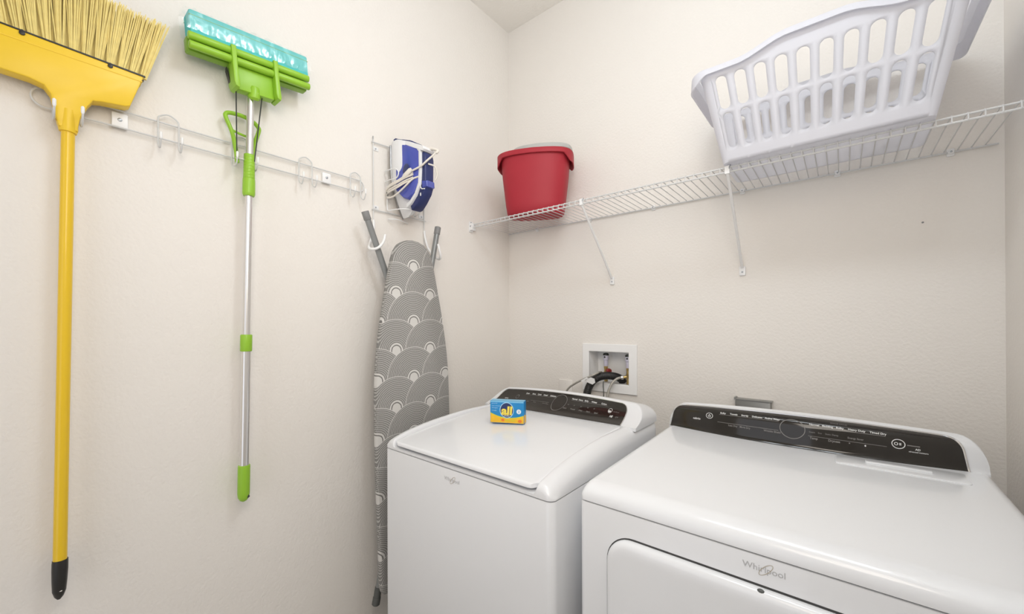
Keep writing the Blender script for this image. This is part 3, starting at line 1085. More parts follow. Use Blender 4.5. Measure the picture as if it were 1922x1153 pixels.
def kwall(side, s, tt):
    """point on the flat part of a wall. side 0 front(-y) 1 right 2 back 3 left; s in [-1,1]"""
    hx, hy, r = lerp(BH[0], TH[0], tt), lerp(BH[1], TH[1], tt), lerp(RB, RT, tt)
    z = KZ + tt * KH
    if side == 0:
        return V(KC.x + s * (hx - r), KC.y - hy, z)
    if side == 2:
        return V(KC.x - s * (hx - r), KC.y + hy, z)
    if side == 1:
        return V(KC.x + hx, KC.y + s * (hy - r), z)
    return V(KC.x - hx, KC.y - s * (hy - r), z)


def kcorner(side, a, tt):
    """rounded corner after wall `side`; a 0..1"""
    hx, hy, r = lerp(BH[0], TH[0], tt), lerp(BH[1], TH[1], tt), lerp(RB, RT, tt)
    z = KZ + tt * KH
    sx, sy, a0 = ((1, -1, -90), (1, 1, 0), (-1, 1, 90), (-1, -1, 180))[side]
    an = R(a0 + 90 * a)
    return V(KC.x + sx * (hx - r) + r * math.cos(an), KC.y + sy * (hy - r) + r * math.sin(an), z)


def lift(p, tt):
    """the upper wall follows the wavy rim on the long sides"""
    if tt > 0.94 and abs(p.y - KC.y) > TH[1] * 0.75:
        p = p + V(0, 0, wave(p.x) * (tt - 0.94) / 0.06)
    return p


b = MB()
TROW = [0.0, 0.04, 0.11, 0.545, 0.94, 0.97, 1.0]
NC = 10
for side in (0, 2):
    SE = 1.0
    for c in range(NC):
        s0, s1 = lerp(-SE, SE, c / NC), lerp(-SE, SE, (c + 1) / NC)
        for tl in ((0.0, 0.04, 0.11), (0.94, 0.97, 1.0)):
            b.grid([[lift(kwall(side, lerp(s0, s1, i / 8), tq), tq) for i in range(9)] for tq in tl])
        for (t0, t1, m0, m1) in ((0.11, 0.545, 0.036, 0.022), (0.545, 0.94, 0.022, 0.020)):
            W = (s1 - s0) * (lerp(BH[0], TH[0], (t0 + t1) / 2) - lerp(RB, RT, (t0 + t1) / 2))
            Hh = (t1 - t0) * KH
            hw_ = 0.0132 if t0 < 0.3 else 0.0150
            hh_ = Hh / 2 - (m0 + m1) / 2 * KH
            cyo = (m0 - m1) / 2 * KH
            inner, outer = [], []
            K_ = 8
            for e in range(4):
                for i in range(K_):
                    q_ = -1 + 2 * i / K_
                    if e == 0:
                        ox, oy = q_, -1
                        an = R(180 + 90 * (q_ + 1))
                        ix, iy = hw_ * math.cos(an), -(hh_ - hw_) + hw_ * math.sin(an)
                    elif e == 1:
                        ox, oy = 1, q_
                        ix, iy = hw_, q_ * (hh_ - hw_)
                    elif e == 2:
                        ox, oy = -q_, 1
                        an = R(90 * (q_ + 1))
                        ix, iy = hw_ * math.cos(an), (hh_ - hw_) + hw_ * math.sin(an)
                    else:
                        ox, oy = -1, -q_
                        ix, iy = -hw_, -q_ * (hh_ - hw_)
                    outer.append((ox * W / 2, oy * Hh / 2))
                    inner.append((ix, iy + cyo))
            N = len(outer)
            vs = []
            for L_ in (outer, inner):
                for (px, py) in L_:
                    vs.append(kwall(side, lerp(s0, s1, px / W + 0.5), lerp(t0, t1, py / Hh + 0.5)))
            b.add(vs, [(i, (i + 1) % N, N + (i + 1) % N, N + i) for i in range(N)])
for side in (1, 3):
    rows = [[lift(kwall(side, lerp(-1, 1, i / 8), tq), tq) for i in range(9)] for tq in TROW]
    b.grid(rows)
for side in range(4):
    rows = [[lift(kcorner(side, i / 8, tq), tq) for i in range(9)] for tq in TROW]
    b.grid(rows)
# floor of the basket
ringb = []
for side in range(4):
    ringb += [kwall(side, lerp(-1, 1, i / 8), 0) for i in range(8)] + [kcorner(side, i / 8, 0) for i in range(8)]
cen = [KC + (p - KC) * 1.0 for p in ringb]
for p in cen:
    p.z = KZ
b.add(cen, [tuple(range(len(cen)))])
bo = obj('basket_body', b, 'basket', t, angle=50)
sm = bo.modifiers.new('thickness', 'SOLIDIFY')
sm.thickness = 0.003
sm.offset = -1
# slot lips: slightly raised rounded borders are part of the moulding
b = MB()
RN = 24


def rimpath(off, dz, lipk=0.0):
    out_ = []
    for side in range(4):
        for i in range(RN):
            s = lerp(-1, 1, i / RN)
            p = kwall(side, s, 1.0)
            nrm = (V(0, -1, 0), V(1, 0, 0), V(0, 1, 0), V(-1, 0, 0))[side]
            end = side in (1, 3)
            q = p + nrm * off * (1 if end else 0.5)
            q.z = KZ + KH + (0 if end else wave(p.x)) + dz - (lipk if end else 0)
            out_.append(q)
        for i in range(10):
            p = kcorner(side, i / 10, 1.0)
            sx, sy, a0 = ((1, -1, -90), (1, 1, 0), (-1, 1, 90), (-1, -1, 180))[side]
            an = R(a0 + 9 * i)
            endk = abs(math.cos(an))
            q = p + V(math.cos(an), math.sin(an), 0) * off * (0.5 + 0.5 * endk)
            endk = endk * endk * (3 - 2 * endk)
            q.z = KZ + KH + dz - lipk * endk
            out_.append(q)
    return out_


b.loft([rimpath(0.0, -0.010, 0.0), rimpath(0.002, 0.000, 0.0), rimpath(0.010, 0.006), rimpath(0.022, 0.006), rimpath(0.027, 0.001), rimpath(0.029, -0.008, 0.018), rimpath(0.030, -0.013, 0.030), rimpath(0.026, -0.013, 0.030), rimpath(0.022, -0.002, 0.0),
        rimpath(0.006, -0.002, 0.0)], False, False)
obj('rim', b, 'basket', t, angle=60)

# ================================================================== washer outlet box and its hoses
t = thing('washer_outlet_box', (0.6165, 0.0, 0.990), 'white recessed water outlet box on the back wall above the washer', 'outlet box')
b = MB()
fx0, fx1, fz0, fz1 = 0.478, 0.756, 0.990, 1.2195
yy = -0.009
o4 = [(fx0, fz0), (fx1, fz0), (fx1, fz1), (fx0, fz1)]
i4 = [(BX0 + .001, BZ0 + .001), (BX1 - .001, BZ0 + .001), (BX1 - .001, BZ1 - .001), (BX0 + .001, BZ1 - .001)]
ring = lambda pp, y, k=0: [V(p[0] + (k if p[0] < 0.6 else -k), y, p[1] + (k if p[1] < 1.1 else -k)) for p in pp]
b.loft([ring(o4, -0.0004), ring(o4, yy + 0.002), ring(o4, yy, 0.002), ring(i4, yy, -0.002), ring(i4, yy + 0.002), ring(i4, -0.0004)], False, False)
obj('face_frame', b, 'outlet_white', t, smooth=False)
b = MB(); b.loft([ring(i4, -0.001), ring(i4, 0.09)], False, True)
obj('recess_liner', b, 'outlet_white', t, smooth=False, recalc=False)
for (x, knob) in ((0.583, True), (0.7065, False)):
    y = 0.036 if knob else 0.014
    dzv = 0.0
    b = MB()
    b.cyl((x, y, BZ0 + 0.003), (x, y, 1.108), 0.0085, n=16)
    b.cyl((x, y, 1.062), (x, y, 1.082), 0.0118, n=6)
    b.cyl((x, y, 1.098), (x, y, 1.110), 0.0105, n=6)
    b.cyl((x, y, 1.070), (x - 0.022, y - 0.012, 1.066), 0.0068, n=14)
    vb = obj('brass_valve', b, 'brass', t)
    b = MB(); b.tube([(x, y, 1.108), (x, y, 1.112), (x, y, 1.138), (x, y, 1.141), (x, y, 1.163), (x, y, 1.168), (x, y, 1.171)], [0.009, 0.0105, 0.0105, 0.0135, 0.0135, 0.010, 0.003], 18)
    ab = obj('water_hammer_arrestor', b, 'arrestor', vb)
    b = MB(); b.tube([(x, y, 1.1615), (x, y, 1.168), (x, y, 1.1725), (x, y, 1.174)], [0.0139, 0.0139, 0.0105, 0.003], 18)
    b.cyl((x, y - 0.0130, 1.154), (x, y - 0.0142, 1.154), 0.0045, n=12)
    obj('dark_cap', b, 'rod', ab)
    if knob:
        b = MB(); b.cyl((x + 0.006, y - 0.010, 1.092), (x + 0.032, y - 0.024, 1.088), 0.005, n=10)
        b.cyl((x + 0.020, y - 0.018, 1.090), (x + 0.032, y - 0.025, 1.088), 0.0125, n=10, bev=0.002)
        obj('valve_knob', b, 'red_knob', vb)
    else:
        b = MB(); b.cyl((x - 0.020, y - 0.010, 1.066), (x - 0.030, y - 0.016, 1.0645), 0.0098, n=12, bev=0.002)
        obj('hose_nut', b, 'steel', vb)
b = MB()
pth = [(0.668, 0.040, 1.038), (0.664, 0.032, 1.052), (0.648, 0.006, 1.066), (0.620, -0.018, 1.071), (0.590, -0.036, 1.066), (0.562, -0.050, 1.048), (0.546, -0.062, 1.020), (0.538, -0.072, 0.985), (0.532, -0.085, 0.93), (0.530, -0.095, 0.80), (0.53, -0.10, 0.55)]
P_ = spl(pth, 14)
b.tube(P_, [0.0182 + 0.0007 * math.sin(i * 2.1) for i in range(len(P_))], 16)
tag(obj('drain_hose', b, 'black_hose'), 'thick black drain hose arching out of the white outlet box', 'hose')
th = thing('supply_hose', (0.42, -0.09, 0.55), 'braided supply hose with white tag running left from outlet box', 'hose')
b = MB()
b.tube(spl([(0.574, 0.014, 1.079), (0.584, -0.024, 1.086), (0.588, -0.058, 1.086), (0.566, -0.080, 1.072), (0.520, -0.086, 1.050), (0.480, -0.086, 1.028), (0.446, -0.085, 1.004), (0.425, -0.085, 0.970), (0.41, -0.085, 0.90), (0.41, -0.085, 0.78), (0.41, -0.09, 0.55)], 8), 0.0046, 10)
obj('hose_tube', b, 'braid', th)
b = MB()
b.prism([(0.540, 1.052), (0.552, 1.042), (0.578, 1.034), (0.592, 1.044), (0.588, 1.062), (0.570, 1.066), (0.556, 1.060)], lambda p, q, d: V(p, -0.0925 + d, q), 0, 0.0012)
b.prism([(0.516, 1.046), (0.528, 1.040), (0.556, 1.060), (0.548, 1.066)], lambda p, q, d: V(p, -0.0925 + d, q), 0, 0.0012)
obj('paper_tag', b, 'paper', th)
b = MB()
b.tube(spl([(0.677, -0.002, 1.065), (0.664, -0.016, 1.060), (0.650, -0.030, 1.044), (0.640, -0.040, 1.020), (0.634, -0.048, 0.992), (0.632, -0.056, 0.94), (0.63, -0.06, 0.80), (0.63, -0.065, 0.55)], 8), 0.0058, 10)
tag(obj('supply_hose', b, 'braid'), 'braided supply hose curving down from the right brass valve', 'hose')
b = MB()
b.tube(spl([(0.604, -0.032, 1.044), (0.606, -0.040, 1.030), (0.612, -0.048, 1.005), (0.616, -0.056, 0.96), (0.618, -0.06, 0.85), (0.618, -0.062, 0.55)], 8), 0.0022, 8)
tag(obj('thin_cable', b, 'rod'), 'thin dark cable hanging below the black drain hose', 'cable')

t = thing('wall_plate', (0.378, 0.0, 0.914), 'blank white wall plate left of the water outlet box', 'wall plate')
b = MB(); b.prism(rrect(0.040, 0.058, 0.004, 3, 0.378, 0.972), lambda p, q, d: V(p, d, q), -0.0003, -0.006, 0.002)
obj('cover', b, 'wall_plate', t)
for z in (0.930, 1.014):
    screw_on(t, (0.378, -0.006, z), (0, -1, 0), 0.0030, 'wall_plate')
t = thing('dryer_outlet_box', (1.2125, 0.0, 0.90), 'grey metal box on the back wall just behind the dryer console', 'wall box')
b = MB(); b.prism(rrect(0.058, 0.062, 0.003, 3, 1.2125, 0.962), lambda p, q, d: V(p, d, q), -0.0003, -0.030, 0.002)
obj('box_body', b, 'galv', t)
b = MB(); b.box((1.151, -0.034, 1.0245), (1.274, -0.0005, 1.0285)); b.box((1.151, -0.034, 1.0285), (1.157, -0.0005, 1.033))
obj('top_flange', b, 'galv', t)
b = MB(); b.cyl((1.667, -0.0001, 1.627), (1.667, -0.002, 1.627), 0.0028, n=10)
tag(obj('nail_head', b, 'grey_cap'), 'tiny grey nail in the back wall right of the basket', 'nail')


# ================================================================== appliances
def cabinet(name, x0, x1, y0, y1, z0, z1, r, m, parent, bevtop=0.004):
    b = MB()
    cx, cy = (x0 + x1) / 2, (y0 + y1) / 2
    hx, hy = (x1 - x0) / 2, (y1 - y0) / 2
    rg = lambda k, z: [V(p[0], p[1], z) for p in rrect(hx - k, hy - k, r - k * .5, 6, cx, cy)]
    b.loft([rg(0.002, z0), rg(0, z0 + 0.004), rg(0, z1 - bevtop), rg(bevtop * .3, z1 - bevtop * .3), rg(bevtop, z1)])
    return obj(name, b, m, parent)


def heightfield(name, x0, x1, y0, y1, zs, hf, m, parent, nx=56, ny=64, r=0.02, xs=None, ys=None):
    """top moulding: rounded-corner plan, height hf(x,y), skirt to zs"""
    b = MB()
    cx, cy = (x0 + x1) / 2, (y0 + y1) / 2
    xs = xs or [lerp(x0, x1, 0.5 - 0.5 * math.cos(PI * i / nx)) for i in range(nx + 1)]
    ys = ys or [lerp(y0, y1, 0.5 - 0.5 * math.cos(PI * i / ny)) for i in range(ny + 1)]

    def corner(x, y):
        # pull corner points onto a rounded plan
        dx = max(0, abs(x - cx) - ((x1 - x0) / 2 - r))
        dy = max(0, abs(y - cy) - ((y1 - y0) / 2 - r))
        l = math.hypot(dx, dy)
        mx_ = max(dx, dy)
        if l > 1e-9 and mx_ > 0:
            k = mx_ / l
            x = cx + math.copysign((x1 - x0) / 2 - r + dx * k, x - cx) if dx > 0 else x
            y = cy + math.copysign((y1 - y0) / 2 - r + dy * k, y - cy) if dy > 0 else y
        return x, y
    top = []
    for y in ys:
        row = []
        for x in xs:
            px, py = corner(x, y)
            row.append(V(px, py, hf(px, py)))
        top.append(row)
    b.grid(top)
    per = [top[0][i] for i in range(len(xs))] + [top[j][-1] for j in range(1, len(ys))] + [top[-1][i] for i in range(len(xs) - 2, -1, -1)] + [top[j][0] for j in range(len(ys) - 2, 0, -1)]
    low = [V(p.x, p.y, zs) for p in per]
    b.loft([per, low], False, False)
    low2 = [V(lerp(p.x, cx, 0.02), lerp(p.y, cy, 0.02), zs) for p in per]
    b.loft([low, low2], False, False)
    return obj(name, b, m, parent, angle=50)


def edge_drop(d, w, h):
    """rounded edge: drop h over distance w from the border, d = distance to border"""
    if d >= w:
        return 0.0
    k = (w - d) / w
    return h * (1 - math.sqrt(max(0, 1 - k * k)))


PROF_Y = [(0, 0), (0.12, 0.10), (0.38, 0.19), (0.70, 0.32), (0.84, 0.46), (0.93, 0.69), (1, 1)]
PROF_Z = [(0, 0), (0.12, 0.10), (0.38, 0.41), (0.70, 0.77), (0.84, 0.90), (0.93, 0.965), (1, 1)]


class Console:
    """control console: concave front surface between a base line and an arched top line"""

    def __init__(s, x0, x1, xl, xr, yb, bul, yt, tbul, zb, zt, arch, yback, py=None, pz=None):
        s.__dict__.update(locals())
        s.xc, s.hw = (x0 + x1) / 2, (x1 - x0) / 2
        s.py = py or PROF_Y
        s.pz = pz or PROF_Z

    def q(s, x):
        k = (x - s.xc) / s.hw
        return max(0, 1 - k * k)

    def pt(s, x, t, off=0.0):
        q = s.q(x)
        yb, yt = s.yb - s.bul * q, s.yt - s.tbul * q
        zt = s.zt + s.arch * q
        y = lerp(yb, yt, sinterp(s.py, t))
        z = lerp(s.zb, zt, sinterp(s.pz, t))
        # approximate outward normal: forward and up
        return V(x, y - off * 0.8, z + off * 0.6)

    def body(s, m, parent, name='console', rend=0.05):
        b = MB()
        n = 56
        rows = []
        for i in range(n + 1):
            x = lerp(s.x0, s.x1, 0.5 - 0.5 * math.cos(PI * i / n))
            d = min(x - s.x0, s.x1 - x)
            dr = edge_drop(d, rend, (s.zt - s.zb) * 0.92)
            prof = []
            q = s.q(x)
            zt = s.zt + s.arch * q
            topz = zt - dr
            kk = (topz - s.zb) / (zt - s.zb)
            kk = max(0.02, kk)
            tmax = min(1.0, next((i / 200 for i in range(201) if sinterp(s.pz, i / 200) >= kk), 1.0))
            for j in range(13):
                tt = tmax * j / 12
                prof.append(s.pt(x, tt, -0.0015))
            e = prof[-1]
            sh = min(1.0, kk)
            prof.append(V(x, e.y + 0.004, e.z + 0.0035 * sh))
            prof.append(V(x, e.y + 0.012, e.z + 0.0050 * sh))
            prof.append(V(x, e.y + 0.022, e.z + 0.0035 * sh))
            prof.append(V(x, s.yback, e.z - 0.012 * sh))
            prof.append(V(x, s.yback, s.zb - 0.012))
            prof.append(V(x, prof[0].y, s.zb - 0.012))
            rows.append(prof)
        b.loft(rows)
        return obj(name, b, m, parent, angle=50)

    def edge(s, t):
        """x limits of the dark panel at height t"""
        # rounded upper corners
        rc = 0.42
        k = 0.0
        if t > 1 - rc:
            u = (t - (1 - rc)) / rc
            k = 0.024 * (1 - math.sqrt(max(0, 1 - u * u)))
        return s.xl[0] + (s.xl[1] - s.xl[0]) * t + k, s.xr[0] + (s.xr[1] - s.xr[0]) * t - k

    def panel(s, m, parent, t0=0.015, t1=0.955):
        b = MB()
        rows = []
        for j in range(25):
            u = j / 24
            t = lerp(t0, t1, u)
            xa, xb = s.edge(u)
            rows.append([s.pt(lerp(xa, xb, i / 48), t, 0.0004) for i in range(49)])
        b.grid(rows)
        po = obj('control_panel', b, m, parent, angle=60)
        s.t0, s.t1 = t0, t1
        return po

    def trim(s, m, parent, r=0.0022):
        pth = []
        for j in range(25):
            u = j / 24
            pth.append(s.pt(s.edge(u)[0], lerp(s.t0, s.t1, u), 0.0004))
        xa, xb = s.edge(1)
        for i in range(1, 48):
            pth.append(s.pt(lerp(xa, xb, i / 48), s.t1, 0.0004))
        for j in range(24, -1, -1):
            u = j / 24
            pth.append(s.pt(s.edge(u)[1], lerp(s.t0, s.t1, u), 0.0004))
        b = MB(); b.tube(pth, r, 8)
        return obj('panel_trim', b, m, parent)

    def uv(s):
        """surface metres: u along x from the panel's left end, v up the face (0 at base)"""
        hgt = s.pt(s.xc, 1).z - s.pt(s.xc, 0).z
        return lambda u, v: s.pt(s.xl[0] + u, v, 0.0012)


def swirl_logo(parent, x, y, z, w):
    """wordmark with a slanted ring, on a face looking towards -y"""
    fn = lambda u, v: V(x + u, y - 0.0006, z + v)
    b = MB()
    vs, fs, tw = text_geo('Whirlpool')
    h = w / tw
    put_text(b, 'Whirlpool', fn, 0, -0.004, h, 'C', bold=0.0)
    o = obj('brand_lettering', b, 'badge', parent, smooth=False)
    b = MB()
    fn2 = lambda u, v: V(x + u, y - 0.0009, z + v)
    ring_flat(b, fn2, 0.004, 0.001, w * 0.235, w * 0.085, w * 0.018, rot=R(47))
    obj('brand_ring', b, 'badge_gold', o, smooth=False)
    return o


# ------------------------------------------------------------------ washer
WX0, WX1, WY0, WY1, WZ = 0.232, 0.936, -0.961, -0.255, 0.886
t = thing('washing_machine', ((WX0 + WX1) / 2, (WY0 + WY1) / 2, 0.0), 'white top-loading washing machine with brown-black control panel, left of the dryer', 'washing machine')
cabinet('cabinet', WX0, WX1, WY0, WY1, 0.012, WZ - 0.0015, 0.020, 'white_app', t)
cabinet('body_seam', WX0 + 0.004, WX1 - 0.004, WY0 + 0.004, WY1 - 0.004, WZ - 0.006, WZ + 0.006, 0.018, 'gap', t, 0.001)
for (x, y) in ((WX0 + 0.05, WY0 + 0.05), (WX1 - 0.05, WY0 + 0.05), (WX0 + 0.05, WY1 - 0.05), (WX1 - 0.05, WY1 - 0.05)):
    b = MB(); b.cyl((x, y, 0.0), (x, y, 0.016), 0.02, n=14)
    obj('leveling_foot', b, 'black', t)
RIM = [(-0.961, 0.917), (-0.93, 0.927), (-0.88, 0.939), (-0.80, 0.9505), (-0.70, 0.959), (-0.60, 0.9635), (-0.45, 0.962), (-0.255, 0.958)]
LID = [(-0.960, 0.9150), (-0.93, 0.9205), (-0.88, 0.928), (-0.80, 0.938), (-0.70, 0.947), (-0.60, 0.954), (-0.50, 0.959), (-0.40, 0.962)]
LX0, LX1 = 0.284, 0.884


def w_top(x, y):
    z = sinterp(RIM, y)
    d = min(x - WX0, WX1 - x)
    inl = min(x - LX0 + 0.006, LX1 + 0.006 - x)
    dy = y - WY0
    drop = edge_drop(d, 0.044, 0.044) + edge_drop(dy, 0.016, 0.012)
    z = max(WZ + 0.006, z - drop)
    if inl > 0 and y < -0.44:
        low = sinterp(LID, y) - 0.021
        k = min(1, inl / 0.010)
        z = lerp(z, min(z, low), k * k * (3 - 2 * k))
    return z


xs_ = sorted(set([WX0 + 0.0025 * i for i in range(25)] + [WX1 - 0.0025 * i for i in range(25)] + [lerp(WX0 + 0.06, WX1 - 0.06, i / 24) for i in range(25)]))
ys_ = sorted(set([WY0 + 0.002 * i for i in range(16)] + [lerp(WY0 + 0.03, WY1, i / 50) for i in range(51)]))
deck = heightfield('top_deck', WX0, WX1, WY0, WY1, WZ + 0.001, w_top, 'white_app', t, r=0.020, xs=xs_, ys=ys_)
# lid
b = MB()
ys_l = [-0.9595 + 0.0016 * i for i in range(16)] + [lerp(-0.934, -0.4635, i / 36) for i in range(37)]
rc = 0.026
top, bot = [], []
for y in ys_l:
    d = y + 0.9595
    k = rc - math.sqrt(max(0, rc ** 2 - max(0, rc - d) ** 2)) if d < rc else 0
    xa, xb = LX0 + k, LX1 - k
    rt_, rb_ = [], []
    nxl = 40
    for i in range(nxl + 1):
        u = 0.5 - 0.5 * math.cos(PI * i / nxl)
        x = lerp(xa, xb, u)
        zt = sinterp(LID, y)
        dd = min(x - LX0, LX1 - x)
        rt_.append(V(x, y, zt - edge_drop(max(0, dd), 0.006, 0.005) - edge_drop(d, 0.007, 0.006)))
        rb_.append(V(x, y, zt - 0.011))
    top.append(rt_)
    bot.append(rb_)
b.grid(top)
b.grid([list(reversed(r)) for r in bot])
per = lambda g: [p for p in g[0]] + [g[j][-1] for j in range(1, len(g))] + list(reversed(g[-1][:-1])) + [g[j][0] for j in range(len(g) - 2, 0, -1)]
b.loft([per(top), per(bot)], False, False)
lid = obj('lid', b, 'white_lid', t, angle=50)
b = MB(); b.sphere((LX1 + 0.004, -0.882, 0.9165), 0.0042, 8, sc=(0.6, 1.4, 0.7))
obj('lid_bumper', b, 'black', lid)
WC = Console(WX0 + 0.003, WX1 - 0.003, (0.260, 0.270), (0.877, 0.866), -0.452, 0.003, -0.352, -0.004, 0.962, 1.016, 0.016, WY1,
             [(0, 0), (0.2, 0.28), (0.4, 0.52), (0.6, 0.72), (0.8, 0.88), (1, 1)], [(0, 0), (0.2, 0.16), (0.4, 0.36), (0.6, 0.58), (0.8, 0.80), (1, 1)])
con = WC.body('white_app', t, rend=0.055)
pan = WC.panel('panel', con)
WC.trim('chrome', pan, 0.0018)
# seam between console end and deck
b = MB()
dim = MB()
KH_W = 0.085    # surface length of the washer panel


def wfn(u, v):
    return WC.pt(WC.xl[0] + u, v / KH_W, 0.0012)


brand = MB()
start = MB()
badge = MB()
put_text(brand, 'cabrio', wfn, 0.046, 0.034, 0.0056, bold=0.02)
ring_flat(dim, wfn, 0.108, 0.047, 0.0085, 0.0085, 0.0018)
bar_flat(dim, wfn, 0.108, 0.047, 0.108, 0.053, 0.0014)
for (s_, u) in (('Drain', .143), ('Rinse', .176), ('Quick', .204), ('Casual', .234), ('Delicates', .268)):
    put_text(b, s_, wfn, u, 0.0620, 0.0056, bold=0.03)
bar_flat(dim, wfn, 0.143, 0.0590, 0.303, 0.0590, 0.0010, 12)
put_text(dim, 'CYCLE', wfn, 0.214, 0.0720, 0.0036)
for (s_, u) in (('Soil', .140), ('Spin', .172), ('Temp', .204), ('Extra Rinse', .252)):
    put_text(dim, s_, wfn, u, 0.0320, 0.0046)
bar_flat(dim, wfn, 0.185, 0.0390, 0.280, 0.0390, 0.0008, 10)
ring_flat(dim, wfn, 0.326, 0.0450, 0.0320, 0.0300, 0.0016, 48)
for (s_, u) in (('Normal', .374), ('Heavy', .404), ('Bulky', .431), ('Whites', .461), ('Colors', .503)):
    put_text(b, s_, wfn, u, 0.0615, 0.0056, bold=0.03)
bar_flat(dim, wfn, 0.374, 0.0585, 0.530, 0.0585, 0.0010, 12)
put_text(dim, 'OPTIONS', wfn, 0.440, 0.0715, 0.0036)
for (s_, u) in (('Steam', .356), ('Presoak', .390), ('Deep', .428), ('Fabric', .460), ('Signal', .493)):
    put_text(dim, s_, wfn, u, 0.0270, 0.0048, bold=0.02)
for u in (.368, .395, .425, .455, .482):
    put_text(dim, '00', wfn, u, 0.0400, 0.0040)
ring_flat(start, wfn, 0.549, 0.0450, 0.0080, 0.0080, 0.0012)
bar_flat(start, wfn, 0.543, 0.0425, 0.553, 0.0425, 0.005)
put_text(dim, 'Start/Pause', wfn, 0.562, 0.0420, 0.0036)
put_text(badge, 'HE', wfn, 0.558, 0.0235, 0.0066, bold=0.05)
put_text(dim, 'EM', wfn, 0.580, 0.0235, 0.0062)
obj('cycle_print', b, 'panel_text', pan, smooth=False)
obj('brand_print', brand, 'panel_text', pan, smooth=False)
obj('start_button', start, 'panel_text', pan, smooth=False)
obj('badge_print', badge, 'panel_text', pan, smooth=False)
obj('panel_fine_print', dim, 'panel_dim', pan, smooth=False)
swirl_logo(t, 0.579, WY0, 0.8535, 0.066)

# ------------------------------------------------------------------ dryer
DX0, DX1, DY0, DY1, DZ = 0.988, 1.752, -0.9225, -0.19, 0.899
t = thing('dryer', ((DX0 + DX1) / 2, (DY0 + DY1) / 2, 0.0), 'white front-loading dryer with black control panel, right of the washer', 'dryer')
cabinet('cabinet', DX0, DX1, DY0, DY1, 0.012, DZ - 0.0015, 0.014, 'white_app', t)
cabinet('body_seam', DX0 + 0.004, DX1 - 0.004, DY0 + 0.004, DY1 - 0.004, DZ - 0.006, DZ + 0.006, 0.012, 'gap', t, 0.001)
for (x, y) in ((DX0 + 0.05, DY0 + 0.05), (DX1 - 0.05, DY0 + 0.05), (DX0 + 0.05, DY1 - 0.05), (DX1 - 0.05, DY1 - 0.05)):
    b = MB(); b.cyl((x, y, 0.0), (x, y, 0.016), 0.02, n=14)
    obj('leveling_foot', b, 'black', t)


def d_top(x, y):
    z = lerp(0.9385, 0.953, min(1, max(0, (y + 0.90) / 0.6)))
    d = min(x - DX0, DX1 - x)
    return max(DZ + 0.004, z - edge_drop(d, 0.022, 0.022) - edge_drop(y - DY0, 0.046, 0.032))


xs_ = sorted(set([DX0 + 0.002 * i for i in range(13)] + [DX1 - 0.002 * i for i in range(13)] + [lerp(DX0 + 0.03, DX1 - 0.03, i / 24) for i in range(25)]))
ys_ = sorted(set([DY0 + 0.003 * i for i in range(18)] + [lerp(DY0 + 0.06, DY1, i / 30) for i in range(31)]))
heightfield('top_panel', DX0, DX1, DY0, DY1, DZ + 0.001, d_top, 'white_lid', t, r=0.016, xs=xs_, ys=ys_)
DC = Console(DX0 + 0.004, DX1 - 0.004, (0.994, 1.010), (1.713, 1.700), -0.293, 0.042, -0.252, 0.016, 0.951, 1.024, 0.015, DY1)
con = DC.body('white_app', t, rend=0.045)
pan = DC.panel('panel', con)
DC.trim('chrome', pan, 0.0026)
KH_D = 0.098


def dfn(u, v):
    return DC.pt(DC.xl[0] + u, v / KH_D, 0.0012)


b = MB()
dim = MB()
brand = MB()
start = MB()
badge = MB()
power = MB()
put_text(brand, 'cabrio', dfn, 0.081, 0.0420, 0.0070, bold=0.03)
ring_flat(power, dfn, 0.134, 0.0600, 0.0110, 0.0100, 0.0016)
ring_flat(power, dfn, 0.134, 0.0590, 0.0045, 0.0042, 0.0012)
bar_flat(power, dfn, 0.134, 0.0590, 0.134, 0.0655, 0.0014)
for (s_, u) in (('Bulky', .167), ('Towels', .196), ('Sturdy', .229), ('Delicates', .259), ('Active Wear', .294)):
    put_text(b, s_, dfn, u, 0.0715, 0.0054, bold=0.035)
bar_flat(dim, dfn, 0.164, 0.0685, 0.330, 0.0685, 0.0012, 12)
bar_flat(dim, dfn, 0.160, 0.0430, 0.330, 0.0430, 0.0012, 12)
for (s_, u) in (('Less Dry', .193), ('More Dry', .226), ('Wrinkle Shield', .292)):
    put_text(dim, s_, dfn, u, 0.0350, 0.0052, bold=0.03)
ring_flat(dim, dfn, 0.364, 0.0530, 0.0315, 0.0270, 0.0018, 56)
for (s_, u) in (('Normal', .404), ('Bedding', .434), ('Bulky', .465), ('Heavy Duty', .491), ('Timed Dry', .536)):
    put_text(b, s_, dfn, u, 0.0695, 0.0054, bold=0.035)
put_text(dim, 'SENSOR CYCLES', dfn, 0.452, 0.0815, 0.0036)
bar_flat(dim, dfn, 0.402, 0.0660, 0.568, 0.0660, 0.0012, 12)
for (s_, u) in (('Steam', .404), ('Eco', .425), ('Static', .441), ('Damp', .456)):
    put_text(dim, s_, dfn, u, 0.0490, 0.0042)
put_text(dim, 'Energy Saver', dfn, 0.490, 0.0470, 0.0046, bold=0.02)
bar_flat(dim, dfn, 0.402, 0.0400, 0.570, 0.0400, 0.0010, 12)
put_text(dim, 'Temp', dfn, 0.406, 0.0325, 0.0056, bold=0.04)
put_text(dim, 'Dryness', dfn, 0.448, 0.0325, 0.0056, bold=0.04)
disc_flat(dim, dfn, 0.494, 0.0355, 0.0016, 0.0016)
disc_flat(b, dfn, 0.527, 0.0345, 0.0018, 0.0022)
ring_flat(start, dfn, 0.5925, 0.0510, 0.0135, 0.0125, 0.0018, 44)
ring_flat(start, dfn, 0.5880, 0.0510, 0.0040, 0.0040, 0.0014)
put_text(start, 'II', dfn, 0.5940, 0.0482, 0.0060, bold=0.04)
bar_flat(dim, dfn, 0.609, 0.0505, 0.633, 0.0505, 0.0022)
